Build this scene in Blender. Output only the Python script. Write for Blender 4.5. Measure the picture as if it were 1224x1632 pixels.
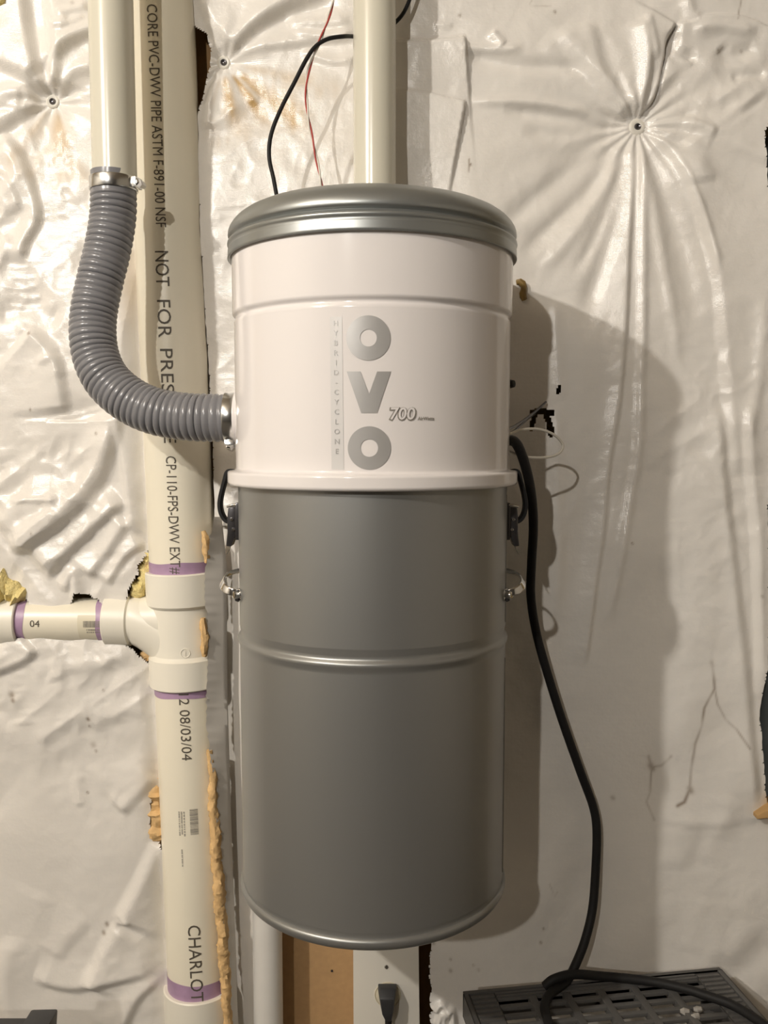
import bpy, bmesh, math, random
import numpy as np
from mathutils import Vector, Matrix

random.seed(7)
for o in list(bpy.data.objects):
    bpy.data.objects.remove(o)
SC = bpy.context.scene
COL = SC.collection

# ------------------------------------------------------------------ camera
EYE = Vector((0.0, -1.17, 1.45))
FPX = 1400.0                      # focal length in pixels of the 1224 x 1632 frame
PITCH = math.radians(4.55)
cd = bpy.data.cameras.new('camera')
cd.sensor_fit = 'VERTICAL'
cd.sensor_height = 36.0
cd.lens = FPX / 1632.0 * 36.0
cd.clip_start = 0.02
cam = bpy.data.objects.new('camera', cd)
COL.objects.link(cam)
cam.location = EYE
cam.rotation_euler = (math.pi / 2 - PITCH, 0, 0)
SC.camera = cam

# ------------------------------------------------------------------ light
SC.view_settings.view_transform = 'Standard'
SC.view_settings.look = 'None'
SC.view_settings.gamma = 1.0
SC.view_settings.use_curve_mapping = False
SC.view_settings.exposure = 0.08
w = bpy.data.worlds.new('basement_world')
SC.world = w
w.use_nodes = True
w.node_tree.nodes['Background'].inputs[0].default_value = (1.0, 0.9, 0.78, 1)
w.node_tree.nodes['Background'].inputs[1].default_value = 0.02


def bulb(name, loc, watts, radius, col, aim=None, cone=60):
    l = bpy.data.lights.new(name, 'SPOT' if aim else 'POINT')
    if aim:
        l.spot_size = math.radians(cone)
        l.spot_blend = 1.0
    l.energy = watts
    l.shadow_soft_size = radius
    l.color = col
    o = bpy.data.objects.new(name, l)
    COL.objects.link(o)
    o.location = loc
    if aim:
        o.rotation_euler = (Vector(aim) - Vector(loc)).to_track_quat('-Z', 'Y').to_euler()


WARM = (1.0, 0.95, 0.875)
bulb('rear_lamp', (-1.10, -3.50, 2.72), 140, 0.03, WARM, (-0.10, 0.0, 2.10), 62)  # lamp behind the camera; soft spot cone added to darken the lower wall
bulb('ceiling_bulb', (-1.45, -1.79, 2.54), 108, 0.03, WARM)

# ------------------------------------------------------------------ projection helpers (pixels of the photograph -> points of the room)
CF = Vector((0, math.cos(PITCH), -math.sin(PITCH)))
CU = Vector((0, math.sin(PITCH), math.cos(PITCH)))


def ray(px, py):
    return Vector(((px - 612.0) / FPX, 0, 0)) + CF + CU * ((816.0 - py) / FPX)


def P(px, py, y=0.0):
    d = ray(px, py)
    t = (y - EYE.y) / d.y
    return EYE + d * t


def Z(py, y):
    return P(612, py, y).z


# ------------------------------------------------------------------ materials
def mat(name, col, rough=0.5, metal=0.0, spec=0.5, coat=0.0, noise=0.0, nscale=40.0, bump=0.0, bscale=200.0, bdist=0.001):
    m = bpy.data.materials.new(name)
    m.use_nodes = True
    nt = m.node_tree
    b = nt.nodes['Principled BSDF']
    b.inputs['Base Color'].default_value = (*col, 1)
    b.inputs['Roughness'].default_value = rough
    b.inputs['Metallic'].default_value = metal
    b.inputs['Specular IOR Level'].default_value = spec
    b.inputs['Coat Weight'].default_value = coat
    b.inputs['Coat Roughness'].default_value = 0.12
    tc = nt.nodes.new('ShaderNodeTexCoord')
    if noise > 0:
        n = nt.nodes.new('ShaderNodeTexNoise')
        n.inputs['Scale'].default_value = nscale
        n.inputs['Detail'].default_value = 5
        nt.links.new(tc.outputs['Object'], n.inputs['Vector'])
        mx = nt.nodes.new('ShaderNodeMix')
        mx.data_type = 'RGBA'
        mx.inputs[6].default_value = (*[c * (1 - noise) for c in col], 1)
        mx.inputs[7].default_value = (*[min(1, c * (1 + noise)) for c in col], 1)
        nt.links.new(n.outputs['Fac'], mx.inputs[0])
        nt.links.new(mx.outputs[2], b.inputs['Base Color'])
    if bump > 0:
        n2 = nt.nodes.new('ShaderNodeTexNoise')
        n2.inputs['Scale'].default_value = bscale
        n2.inputs['Detail'].default_value = 3
        nt.links.new(tc.outputs['Object'], n2.inputs['Vector'])
        bp = nt.nodes.new('ShaderNodeBump')
        bp.inputs['Strength'].default_value = bump
        bp.inputs['Distance'].default_value = bdist
        nt.links.new(n2.outputs['Fac'], bp.inputs['Height'])
        nt.links.new(bp.outputs['Normal'], b.inputs['Normal'])
    return m


def sheet_material():
    m = mat('woven_poly', (0.80, 0.765, 0.72), rough=0.25, spec=0.65)
    nt = m.node_tree
    b = nt.nodes['Principled BSDF']
    tc = nt.nodes.new('ShaderNodeTexCoord')
    # stains carried by the sheet itself
    at = nt.nodes.new('ShaderNodeAttribute')
    at.attribute_name = 'stain'
    at2 = nt.nodes.new('ShaderNodeAttribute')
    at2.attribute_name = 'dirt'
    n = nt.nodes.new('ShaderNodeTexNoise')
    n.inputs['Scale'].default_value = 7
    n.inputs['Detail'].default_value = 6
    nt.links.new(tc.outputs['Object'], n.inputs['Vector'])
    base = nt.nodes.new('ShaderNodeMix')
    base.data_type = 'RGBA'
    base.inputs[6].default_value = (0.76, 0.72, 0.665, 1)
    base.inputs[7].default_value = (0.84, 0.81, 0.765, 1)
    nt.links.new(n.outputs['Fac'], base.inputs[0])
    mx = nt.nodes.new('ShaderNodeMix')
    mx.data_type = 'RGBA'
    mx.inputs[7].default_value = (0.52, 0.34, 0.14, 1)
    nt.links.new(at.outputs['Fac'], mx.inputs[0])
    nt.links.new(base.outputs[2], mx.inputs[6])
    mx2 = nt.nodes.new('ShaderNodeMix')
    mx2.data_type = 'RGBA'
    mx2.inputs[7].default_value = (0.17, 0.10, 0.045, 1)
    nt.links.new(at2.outputs['Fac'], mx2.inputs[0])
    nt.links.new(mx.outputs[2], mx2.inputs[6])
    nt.links.new(mx2.outputs[2], b.inputs['Base Color'])
    # weave relief and soft crinkle
    h = None
    for direction in ('X', 'Z'):
        wv = nt.nodes.new('ShaderNodeTexWave')
        wv.bands_direction = direction
        wv.inputs['Scale'].default_value = 200 if direction == 'X' else 170
        wv.inputs['Distortion'].default_value = 1.2
        wv.inputs['Detail'].default_value = 1
        wv.inputs['Detail Scale'].default_value = 0.6
        nt.links.new(tc.outputs['Object'], wv.inputs['Vector'])
        if h is None:
            h = wv.outputs['Fac']
        else:
            ad = nt.nodes.new('ShaderNodeMath')
            ad.operation = 'ADD'
            nt.links.new(h, ad.inputs[0])
            nt.links.new(wv.outputs['Fac'], ad.inputs[1])
            h = ad.outputs[0]
    bp = nt.nodes.new('ShaderNodeBump')
    bp.inputs['Strength'].default_value = 0.16
    bp.inputs['Distance'].default_value = 0.0004
    nt.links.new(h, bp.inputs['Height'])
    n3 = nt.nodes.new('ShaderNodeTexNoise')
    n3.inputs['Scale'].default_value = 55
    n3.inputs['Detail'].default_value = 4
    nt.links.new(tc.outputs['Object'], n3.inputs['Vector'])
    bp2 = nt.nodes.new('ShaderNodeBump')
    bp2.inputs['Strength'].default_value = 0.35
    bp2.inputs['Distance'].default_value = 0.0038
    nt.links.new(n3.outputs['Fac'], bp2.inputs['Height'])
    nt.links.new(bp.outputs['Normal'], bp2.inputs['Normal'])
    nt.links.new(bp2.outputs['Normal'], b.inputs['Normal'])
    return m


M = {
    'sheet': sheet_material(),
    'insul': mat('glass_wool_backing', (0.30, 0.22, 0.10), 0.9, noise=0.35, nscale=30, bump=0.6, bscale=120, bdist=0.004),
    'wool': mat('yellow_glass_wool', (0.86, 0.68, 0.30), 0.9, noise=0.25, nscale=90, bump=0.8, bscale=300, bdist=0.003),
    'foam': mat('spray_foam', (0.72, 0.475, 0.22), 0.75, noise=0.3, nscale=60, bump=0.5, bscale=250, bdist=0.002),
    'concrete': mat('concrete', (0.11, 0.10, 0.09), 0.9, noise=0.2, nscale=6),
    'plaster': mat('pale_wall', (0.70, 0.66, 0.59), 0.9, noise=0.1, nscale=4),
    'joist': mat('ceiling_wood', (0.52, 0.44, 0.34), 0.85, noise=0.25, nscale=8),
    'pvc': mat('drain_pvc', (0.86, 0.805, 0.665), 0.32, noise=0.05, nscale=12),
    'pvc_w': mat('fitting_pvc', (0.86, 0.82, 0.715), 0.36, noise=0.03, nscale=14),
    'vac': mat('vacuum_tube_pvc', (0.66, 0.63, 0.525), 0.22, noise=0.03, nscale=10),
    'white_pipe': mat('white_pipe', (0.75, 0.73, 0.69), 0.4, noise=0.05),
    'purple': mat('primer_purple', (0.42, 0.28, 0.42), 0.4, noise=0.30, nscale=45),
    'ink': mat('black_ink', (0.10, 0.085, 0.065), 0.6, noise=0.3, nscale=300),
    'ink_grey': mat('grey_ink', (0.27, 0.25, 0.22), 0.6),
    'label': mat('clear_label', (0.80, 0.74, 0.58), 0.18),
    'hose': mat('grey_hose', (0.20, 0.20, 0.212), 0.24, spec=0.5, noise=0.08, nscale=60),
    'steel': mat('bright_steel', (0.62, 0.62, 0.61), 0.22, 1.0),
    'chrome': mat('chrome', (0.75, 0.75, 0.75), 0.08, 1.0),
    'dark_metal': mat('dark_metal', (0.12, 0.115, 0.12), 0.25, 0.8),
    'silver': mat('silver_paint', (0.345, 0.36, 0.355), 0.37, 0.75, bump=0.06, bscale=900, bdist=0.0003),
    'silver_dark': mat('bucket_paint', (0.315, 0.318, 0.310), 0.40, 0.70, bump=0.06, bscale=900, bdist=0.0003),
    'gloss': mat('gloss_white', (0.79, 0.755, 0.745), 0.12, spec=0.5),
    'logo': mat('silver_print', (0.50, 0.49, 0.48), 0.33, 0.45),
    'strip': mat('pearl_strip', (0.69, 0.675, 0.665), 0.3, 0.1),
    'rubber': mat('black_rubber', (0.012, 0.0115, 0.0115), 0.6, spec=0.3),
    'black': mat('black_plastic', (0.030, 0.030, 0.032), 0.5, noise=0.3, nscale=40),
    'shelf': mat('charcoal_plastic', (0.10, 0.097, 0.093), 0.5, noise=0.25, nscale=25),
    'red': mat('red_insulation', (0.42, 0.055, 0.045), 0.4),
    'white_wire': mat('white_insulation', (0.70, 0.66, 0.58), 0.4),
    'board': mat('painted_board', (0.78, 0.74, 0.68), 0.55, noise=0.07, nscale=20, bump=0.15, bscale=60),
    'hardboard': mat('brown_hardboard', (0.46, 0.285, 0.135), 0.7, noise=0.14, nscale=120),
    'lint': mat('grey_lint', (0.36, 0.34, 0.31), 0.9),
    'plate': mat('outlet_white', (0.72, 0.685, 0.61), 0.4),
    'ivory': mat('receptacle_ivory', (0.66, 0.60, 0.46), 0.4),
    'wood': mat('stud_wood', (0.50, 0.31, 0.13), 0.7, noise=0.25, nscale=30),
    'dark_wood': mat('old_stud_wood', (0.34, 0.20, 0.085), 0.8, noise=0.3, nscale=30),
    'brown': mat('dried_glue', (0.22, 0.14, 0.04), 0.4, noise=0.3, nscale=80),
    'iron': mat('dark_iron', (0.15, 0.17, 0.17), 0.45, 0.3, noise=0.3, nscale=30),
}

# ------------------------------------------------------------------ object helpers
ORG = {}


def link(name, me, parent=None, org=None):
    o = bpy.data.objects.new(name, me)
    COL.objects.link(o)
    if parent is not None:
        o.parent = parent
        ORG[o.name] = ORG[parent.name]
    else:
        o.location = org if org is not None else (0, 0, 0)
        ORG[o.name] = Vector(o.location)
    return o


def thing(name, label, cat, loc, group=None):
    o = link(name, None, None, Vector(loc))
    o.empty_display_size = 0.05
    o['label'] = label
    o['category'] = cat
    if group:
        o['group'] = group
    return o


def tag(o, label, cat, group=None, kind=None):
    o['label'] = label
    o['category'] = cat
    if group:
        o['group'] = group
    if kind:
        o['kind'] = kind
    return o


class MB:
    """collects shapes in world coordinates and links them as one mesh object"""

    def __init__(self):
        self.v, self.f = [], []

    def add(self, vs, fs):
        n = len(self.v)
        self.v += [tuple(p) for p in vs]
        self.f += [tuple(i + n for i in q) for q in fs]
        return self

    def box(self, lo, hi):
        (x0, y0, z0), (x1, y1, z1) = lo, hi
        vs = [(x, y, z) for z in (z0, z1) for y in (y0, y1) for x in (x0, x1)]
        return self.add(vs, [(0, 2, 3, 1), (4, 5, 7, 6), (0, 1, 5, 4), (2, 6, 7, 3), (0, 4, 6, 2), (1, 3, 7, 5)])

    def quadprism(self, a, b, c, d, off):
        off = Vector(off)
        vs = [Vector(p) for p in (a, b, c, d)]
        vs += [p + off for p in vs]
        return self.add(vs, [(0, 1, 2, 3), (7, 6, 5, 4), (0, 4, 5, 1), (1, 5, 6, 2), (2, 6, 7, 3), (3, 7, 4, 0)])

    def prism(self, pts, off):
        """extrudes a closed outline"""
        off = Vector(off)
        n = len(pts)
        vs = [Vector(p) for p in pts] + [Vector(p) + off for p in pts]
        fs = [tuple(range(n)), tuple(range(2 * n - 1, n - 1, -1))]
        fs += [(i, i + n, (i + 1) % n + n, (i + 1) % n) for i in range(n)]
        return self.add(vs, fs)

    def lathe(self, prof, p0, axis=(0, 0, 1), n=64, closed=False):
        """prof = [(radius, distance along the axis)]"""
        a = Vector(axis).normalized()
        u = a.orthogonal().normalized()
        if abs(a.z) > 0.9:
            u = Vector((0, -1, 0))
            u = (u - a * u.dot(a)).normalized()
        v = a.cross(u)
        p0 = Vector(p0)
        vs, fs = [], []
        for r, t in prof:
            for k in range(n):
                th = 2 * math.pi * k / n
                vs.append(p0 + a * t + (u * math.cos(th) + v * math.sin(th)) * r)
        m = len(prof)
        for i in range(m - 1):
            for k in range(n):
                k2 = (k + 1) % n
                fs.append((i * n + k, i * n + k2, (i + 1) * n + k2, (i + 1) * n + k))
        if closed:
            for k in range(n):
                k2 = (k + 1) % n
                fs.append(((m - 1) * n + k, (m - 1) * n + k2, k2, k))
        return self.add(vs, fs)

    def tube(self, pts, rad, n=10, flat=None, ref=(0, -1, 0), caps=True):
        """rad = number or function of (index, fraction); flat = (a, b) half sizes of a flat section, b along ref"""
        pts = [Vector(p) for p in pts]
        m = len(pts)
        tang = []
        for i in range(m):
            t = pts[min(i + 1, m - 1)] - pts[max(i - 1, 0)]
            tang.append(t.normalized())
        u = Vector(ref)
        vs, fs = [], []
        for i in range(m):
            t = tang[i]
            u = u - t * u.dot(t)
            if u.length < 1e-6:
                u = t.orthogonal()
            u.normalize()
            v = t.cross(u)
            r = rad(i, i / (m - 1)) if callable(rad) else rad
            for k in range(n):
                th = 2 * math.pi * (k + 0.5) / n
                if flat:
                    c, s = math.cos(th), math.sin(th)
                    e = 0.45
                    vs.append(pts[i] + u * (flat[1] * math.copysign(abs(c) ** e, c)) + v * (flat[0] * math.copysign(abs(s) ** e, s)))
                else:
                    vs.append(pts[i] + u * (math.cos(th) * r) + v * (math.sin(th) * r))
        for i in range(m - 1):
            for k in range(n):
                k2 = (k + 1) % n
                fs.append((i * n + k, (i + 1) * n + k, (i + 1) * n + k2, i * n + k2))
        if caps:
            fs.append(tuple(range(n)))
            fs.append(tuple(range(m * n - 1, (m - 1) * n - 1, -1)))
        return self.add(vs, fs)

    def build(self, name, m, parent=None, smooth=True, angle=38, org=None, bevel=0):
        if parent is not None:
            org = ORG[parent.name]
        elif org is None:
            xs = [p[0] for p in self.v]
            ys = [p[1] for p in self.v]
            zs = [p[2] for p in self.v]
            org = Vector(((min(xs) + max(xs)) / 2, (min(ys) + max(ys)) / 2, min(zs)))
        org = Vector(org)
        me = bpy.data.meshes.new(name)
        me.from_pydata([(p[0] - org.x, p[1] - org.y, p[2] - org.z) for p in self.v], [], self.f)
        bm = bmesh.new()
        bm.from_mesh(me)
        bmesh.ops.remove_doubles(bm, verts=bm.verts, dist=1e-6)
        bmesh.ops.recalc_face_normals(bm, faces=bm.faces)
        if bevel:
            ed = [e for e in bm.edges if len(e.link_faces) == 2 and e.calc_face_angle() > 0.6]
            bmesh.ops.bevel(bm, geom=ed, offset=bevel, segments=2, profile=0.6, affect='EDGES', clamp_overlap=True)
        bm.to_mesh(me)
        bm.free()
        me.materials.append(m)
        if smooth:
            me.polygons.foreach_set('use_smooth', [True] * len(me.polygons))
            me.set_sharp_from_angle(angle=math.radians(angle))
        return link(name, me, parent, org)


def spline(pts, step=8):
    """Catmull-Rom through the points"""
    pts = [Vector(p) for p in pts]
    q = [pts[0] * 2 - pts[1]] + pts + [pts[-1] * 2 - pts[-2]]
    out = []
    for i in range(1, len(q) - 2):
        a, b, c, d = q[i - 1], q[i], q[i + 1], q[i + 2]
        for k in range(step):
            t = k / step
            out.append(0.5 * ((2 * b) + (c - a) * t + (2 * a - 5 * b + 4 * c - d) * t * t + (3 * b - a - 3 * c + d) * t ** 3))
    out.append(pts[-1])
    return out


def resample(pts, step):
    pts = [Vector(p) for p in pts]
    cum = [0.0]
    for a, b in zip(pts, pts[1:]):
        cum.append(cum[-1] + (b - a).length)
    n = max(2, int(cum[-1] / step))
    out, j = [], 0
    for i in range(n + 1):
        s = cum[-1] * i / n
        while j < len(pts) - 2 and cum[j + 1] < s:
            j += 1
        t = (s - cum[j]) / max(1e-9, cum[j + 1] - cum[j])
        out.append(pts[j].lerp(pts[j + 1], t))
    return out


def text_flat(s, bold=0.0):
    """outline text as flat triangles: list of vertices (u, v) and faces, cap height about 0.7"""
    cu = bpy.data.curves.new('lettering', 'FONT')
    cu.body = s
    cu.offset = bold
    cu.resolution_u = 3
    ob = bpy.data.objects.new('lettering', cu)
    COL.objects.link(ob)
    dg = bpy.context.evaluated_depsgraph_get()
    me = bpy.data.meshes.new_from_object(ob.evaluated_get(dg))
    bm = bmesh.new()
    bm.from_mesh(me)
    bpy.data.objects.remove(ob)
    bpy.data.curves.remove(cu)
    bpy.data.meshes.remove(me)
    bmesh.ops.triangulate(bm, faces=bm.faces)
    return bm


def cut_strips(bm, axis, step):
    """cuts a flat mesh into strips so that it can bend"""
    co = [v.co[axis] for v in bm.verts]
    lo, hi = min(co), max(co)
    no = Vector((0, 0, 0))
    no[axis] = 1
    c = lo + step
    while c < hi:
        pc = Vector((0, 0, 0))
        pc[axis] = c
        bmesh.ops.bisect_plane(bm, geom=bm.verts[:] + bm.edges[:] + bm.faces[:], plane_co=pc, plane_no=no)
        c += step


def bm_to_obj(bm, fn, name, m, parent):
    org = ORG[parent.name]
    for v in bm.verts:
        v.co = Vector(fn(v.co.x, v.co.y)) - org
    me = bpy.data.meshes.new(name)
    bm.to_mesh(me)
    bm.free()
    me.materials.append(m)
    return link(name, me, parent)


# ================================================================== SETTING: the basement room
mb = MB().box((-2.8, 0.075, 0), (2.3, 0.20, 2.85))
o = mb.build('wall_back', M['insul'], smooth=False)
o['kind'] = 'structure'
for nm, lo, hi, m in (('floor', (-2.8, -4.6, -0.1), (2.3, 0.20, 0.0), 'concrete'),
                      ('ceiling', (-2.8, -4.6, 2.85), (2.3, 0.20, 2.95), 'joist'),
                      ('wall_left', (-2.9, -4.6, 0), (-2.8, 0.20, 2.85), 'plaster'),
                      ('wall_right', (2.3, -4.6, 0), (2.4, 0.20, 2.85), 'plaster'),
                      ('wall_front', (-2.8, -4.7, 0), (2.3, -4.6, 2.85), 'concrete')):
    o = MB().box(lo, hi).build(nm, M[m], smooth=False)
    o['kind'] = 'structure'

# ================================================================== the white woven sheets (one height field, cut into two sheets)
GX0, GX1, GZ0, GZ1, GS = -0.86, 0.56, EYE.z - 1.10, EYE.z + 0.78, 0.002
gx = np.arange(GX0, GX1, GS)
gz = np.arange(GZ0, GZ1, GS)
NX, NZ = len(gx), len(gz)
WX, WZ = np.meshgrid(gx, gz)                # rows = z
# pixel coordinates of the undisturbed wall plane
ry, rz = -EYE.y, WZ - EYE.z
dep = ry * CF.y + rz * CF.z
PX = 612 + FPX * WX / dep
PY = 816 - FPX * (ry * CU.y + rz * CU.z) / dep
rng = np.random.default_rng(11)


def vnoise(cx, cz):
    """smooth value noise, cell size cx, cz in metres"""
    nx, nz = int((GX1 - GX0) / cx) + 4, int((GZ1 - GZ0) / cz) + 4
    g = rng.standard_normal((nz, nx))
    fx, fz = (gx - GX0) / cx, (gz - GZ0) / cz
    ix, iz = fx.astype(int), fz.astype(int)
    tx, tz = fx - ix, fz - iz
    tx, tz = tx * tx * (3 - 2 * tx), (tz * tz * (3 - 2 * tz))[:, None]
    a, b = g[iz][:, ix], g[iz][:, ix + 1]
    c, d = g[iz + 1][:, ix], g[iz + 1][:, ix + 1]
    return (a * (1 - tx) + b * tx) * (1 - tz) + (c * (1 - tx) + d * tx) * tz


def region(x0, x1, y0, y1):
    """row and column slices that hold the pixel box"""
    cols = np.where((PX.max(0) > x0) & (PX.min(0) < x1))[0]
    rows = np.where((PY.max(1) > y0) & (PY.min(1) < y1))[0]
    if len(cols) == 0 or len(rows) == 0:
        return None
    return slice(rows[0], rows[-1] + 1), slice(cols[0], cols[-1] + 1)


def poly_dist(pts, pad):
    xs = [p[0] for p in pts]
    ys = [p[1] for p in pts]
    rg = region(min(xs) - pad, max(xs) + pad, min(ys) - pad, max(ys) + pad)
    X, Y = PX[rg], PY[rg]
    best = np.full(X.shape, 1e9)
    sd = np.zeros(X.shape)
    tt = np.zeros(X.shape)
    L = [0.0]
    for a, b in zip(pts, pts[1:]):
        L.append(L[-1] + math.hypot(b[0] - a[0], b[1] - a[1]))
    for i, (a, b) in enumerate(zip(pts, pts[1:])):
        dx, dy = b[0] - a[0], b[1] - a[1]
        l2 = dx * dx + dy * dy
        t = np.clip(((X - a[0]) * dx + (Y - a[1]) * dy) / l2, 0, 1)
        d = np.hypot(X - a[0] - t * dx, Y - a[1] - t * dy)
        cr = (dx * (Y - a[1]) - dy * (X - a[0]))
        k = d < best
        best[k] = d[k]
        sd[k] = (np.sign(cr) * d)[k]
        tt[k] = ((L[i] + t * math.sqrt(l2)) / L[-1])[k]
    return rg, best, sd, tt


def smooth2(pts, n=5):
    return [(v.x, v.y) for v in spline([(x, y, 0) for x, y in pts], n)]


H = np.zeros((NZ, NX))
MM = 0.001
PINS = [(85, 163), (357, 101), (1015, 203)]
# loose pillow between the pins
H += 0.017
for (x, y) in PINS:
    d = np.hypot((PX - x) * 0.9, PY - y)
    H -= 0.017 * np.exp(-(d / 70.0) ** 1.1)
H += 3.0 * MM * vnoise(0.16, 0.20) + 1.7 * MM * vnoise(0.07, 0.08)
crink = 0.35 + 0.65 * (1 / (1 + np.exp((PX - 500) / 60)))    # the left sheet is more crumpled
crink = np.maximum(crink, 0.9 * np.exp(-((PX - 1150) / 160) ** 2 - ((PY - 60) / 160) ** 2))
H += crink * 0.35 * MM * vnoise(0.030, 0.034)


def wnoise(U, V, cell):
    g = rng.standard_normal((64, 64))
    u, v = U / cell, V / cell
    iu, iv = np.floor(u).astype(int), np.floor(v).astype(int)
    tu, tv = u - iu, v - iv
    tu, tv = tu * tu * (3 - 2 * tu), tv * tv * (3 - 2 * tv)
    a, b = g[iv % 64, iu % 64], g[iv % 64, (iu + 1) % 64]
    c, d = g[(iv + 1) % 64, iu % 64], g[(iv + 1) % 64, (iu + 1) % 64]
    return (a * (1 - tu) + b * tu) * (1 - tv) + (c * (1 - tu) + d * tu) * tv


patch = np.clip(0.45 + 0.5 * vnoise(0.13, 0.13), 0.08, 1.0)
patch = patch * (1 - 0.55 / (1 + np.exp(-(PY - 1080) / 40)))
# sharp-edged crumple: folded noise in turned and stretched directions
for ang, st, cell, amp in ((0.6, 1.8, 0.055, 3.2), (-0.9, 1.6, 0.042, 2.4), (1.3, 1.5, 0.026, 1.3), (0.1, 1.4, 0.015, 0.55)):
    U = (WX + 3) * math.cos(ang) + WZ * math.sin(ang)
    V = (-(WX + 3) * math.sin(ang) + WZ * math.cos(ang)) * st
    U = U + 0.012 * wnoise(WX + 3, WZ, 0.05)
    H += crink * patch * amp * MM * (0.5 - np.sqrt(wnoise(U, V, cell) ** 2 + 0.004))
# star of pleats around each pin
for (x, y), n, ph, am, R in ((PINS[0], 9, 0.4, 2.6, 90), (PINS[1], 9, 1.4, 2.2, 85), (PINS[2], 17, 0.2, 2.0, 150)):
    d = np.hypot(PX - x, PY - y)
    th = np.arctan2(PY - y, PX - x)
    H += am * MM * np.cos(n * th + ph + 1.1 * np.sin(2 * th + ph)) * np.exp(-d / R) * (1 - np.exp(-(d / 16) ** 2))


def ridge(pts, wd, amp, taper=0.15, sm=True):
    if wd > 3:
        wd, amp = wd * 1.25, amp * 1.4
    pts = smooth2(pts) if sm and len(pts) > 2 else pts
    rg, d, sd, t = poly_dist(pts, wd * 3)
    tp = np.clip(t / taper, 0, 1) * np.clip((1 - t) / taper, 0, 1) if taper else 1
    H[rg] += amp * MM * np.exp(-(d / wd) ** 2) * tp


def fold(pts, decay, amp, sharp=4, side=1, taper=0.12, sm=True):
    """lip along the line: the positive side stands up sharply and fades over 'decay' pixels.
    Walking down the picture, side=+1 raises the left."""
    pts = smooth2(pts) if sm and len(pts) > 2 else pts
    if sharp > 2:
        sharp, amp = sharp * 2.3, amp * 1.4
    rg, d, sd, t = poly_dist(pts, decay * 3.2)
    tp = np.clip(t / taper, 0.0, 1) * np.clip((1 - t) / taper, 0, 1) if taper else 1
    s = sd * side
    up = np.clip((s + sharp) / (2 * sharp), 0, 1)
    up = up * up * (3 - 2 * up)
    # fade round the ends too
    H[rg] += amp * MM * up * np.exp(-(d / decay) ** 1.6) * tp


# --- upper left, round the first pin
fold([(45, -60), (54, 40), (70, 115), (82, 150)], 60, 9, 4, +1, 0.08)
fold([(88, 150), (96, 95), (84, 20), (80, -60)], 55, 8, 5, +1, 0.08)
fold([(60, 142), (30, 122), (-60, 85)], 50, 7, 4, +1, 0.1)
fold([(-60, 165), (20, 150), (66, 158)], 45, 5, 5, +1, 0.1)
fold([(170, 60), (135, 76), (112, 92), (100, 112), (100, 150)], 32, 9, 4, +1, 0.08)
fold([(160, 122), (130, 126), (112, 140), (98, 158)], 24, 5, 4, +1, 0.1)
fold([(-20, 182), (12, 176), (42, 178)], 24, 3, 3, -1)
fold([(72, 172), (40, 190), (-20, 230)], 40, 6, 5, +1, 0.1)
fold([(98, 172), (108, 220), (122, 275), (132, 330)], 40, 3, 6, -1)
ridge([(120, 45), (95, 60)], 5, 3)
ridge([(150, 20), (100, 40)], 6, 3)
ridge([(145, 40), (105, 62)], 4, 2)
# --- left, beside the hose
fold([(10, 215), (40, 250), (60, 300), (70, 352), (52, 395), (48, 425)], 42, 7, 3, +1, 0.08)
fold([(-10, 270), (25, 295), (46, 340)], 26, 4, 3, +1)
ridge([(-20, 440), (8, 425), (22, 380)], 7, 3)
ridge([(0, 500), (60, 500), (108, 520)], 16, -4)
fold([(118, 660), (112, 610), (98, 565), (58, 525)], 60, 7, 4, -1, 0.08)
fold([(110, 560), (85, 540), (40, 520)], 14, 2, 3, -1)
ridge([(70, 580), (100, 575), (110, 605)], 6, 2)
for yy, xa, xb in ((428, 20, 60), (445, 20, 70), (461, 15, 70), (476, 40, 75), (490, 15, 85)):
    ridge([(xa, yy), ((xa + xb) / 2, yy + 3), (xb, yy)], 3, 0.8)
# --- left, below the hose
fold([(190, 640), (196, 680), (170, 750), (140, 795), (100, 835), (30, 880)], 70, 12, 6, +1, 0.1)
fold([(30, 880), (90, 850), (150, 800), (185, 740), (196, 690)], 26, 5, 5, -1, 0.1)
fold([(190, 640), (197, 720), (208, 792), (212, 850)], 30, 5, 3, -1, 0.1)
fold([(206, 800), (160, 840), (120, 880), (84, 920)], 36, 9, 4, +1, 0.1)
fold([(214, 830), (180, 880), (150, 920)], 30, 7, 4, +1, 0.1)
fold([(235, 865), (205, 890), (180, 930)], 24, 6, 3, +1, 0.1)
ridge([(30, 795), (110, 793)], 4, 3)
fold([(10, 850), (50, 815), (110, 800)], 26, 4, 5, -1)
ridge([(40, 870), (80, 830), (105, 808)], 6, 4)
fold([(20, 876), (60, 878), (85, 905)], 30, 5, 4, -1)
ridge([(108, 940), (124, 910), (132, 955)], 8, 5)
ridge([(120, 790), (150, 690), (165, 640)], 34, -5)
# --- lower left
fold([(70, 1030), (45, 1052), (-40, 1085)], 60, 7, 4, +1, 0.05)
ridge([(60, 1070), (90, 1055), (100, 1080)], 12, 2.5)
fold([(160, 1145), (110, 1160), (70, 1180)], 30, 2.5, 7, +1)
fold([(245, 1130), (190, 1140), (155, 1160)], 30, 3, 6, +1)
fold([(215, 1045), (150, 1060), (120, 1075)], 30, 3, 6, +1)
ridge([(250, 1180), (150, 1200), (60, 1230)], 26, -2)
fold([(255, 1235), (225, 1265), (200, 1290)], 30, 5, 5, +1)
fold([(256, 1330), (222, 1400), (190, 1460)], 44, 8, 6, -1, 0.08)
fold([(190, 1462), (165, 1510), (140, 1560)], 36, 6, 6, -1, 0.1)
ridge([(186, 1462), (215, 1458)], 4, 2)
fold([(60, 1550), (120, 1565), (180, 1555), (255, 1540)], 34, 6, 4, -1, 0.1)
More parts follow.
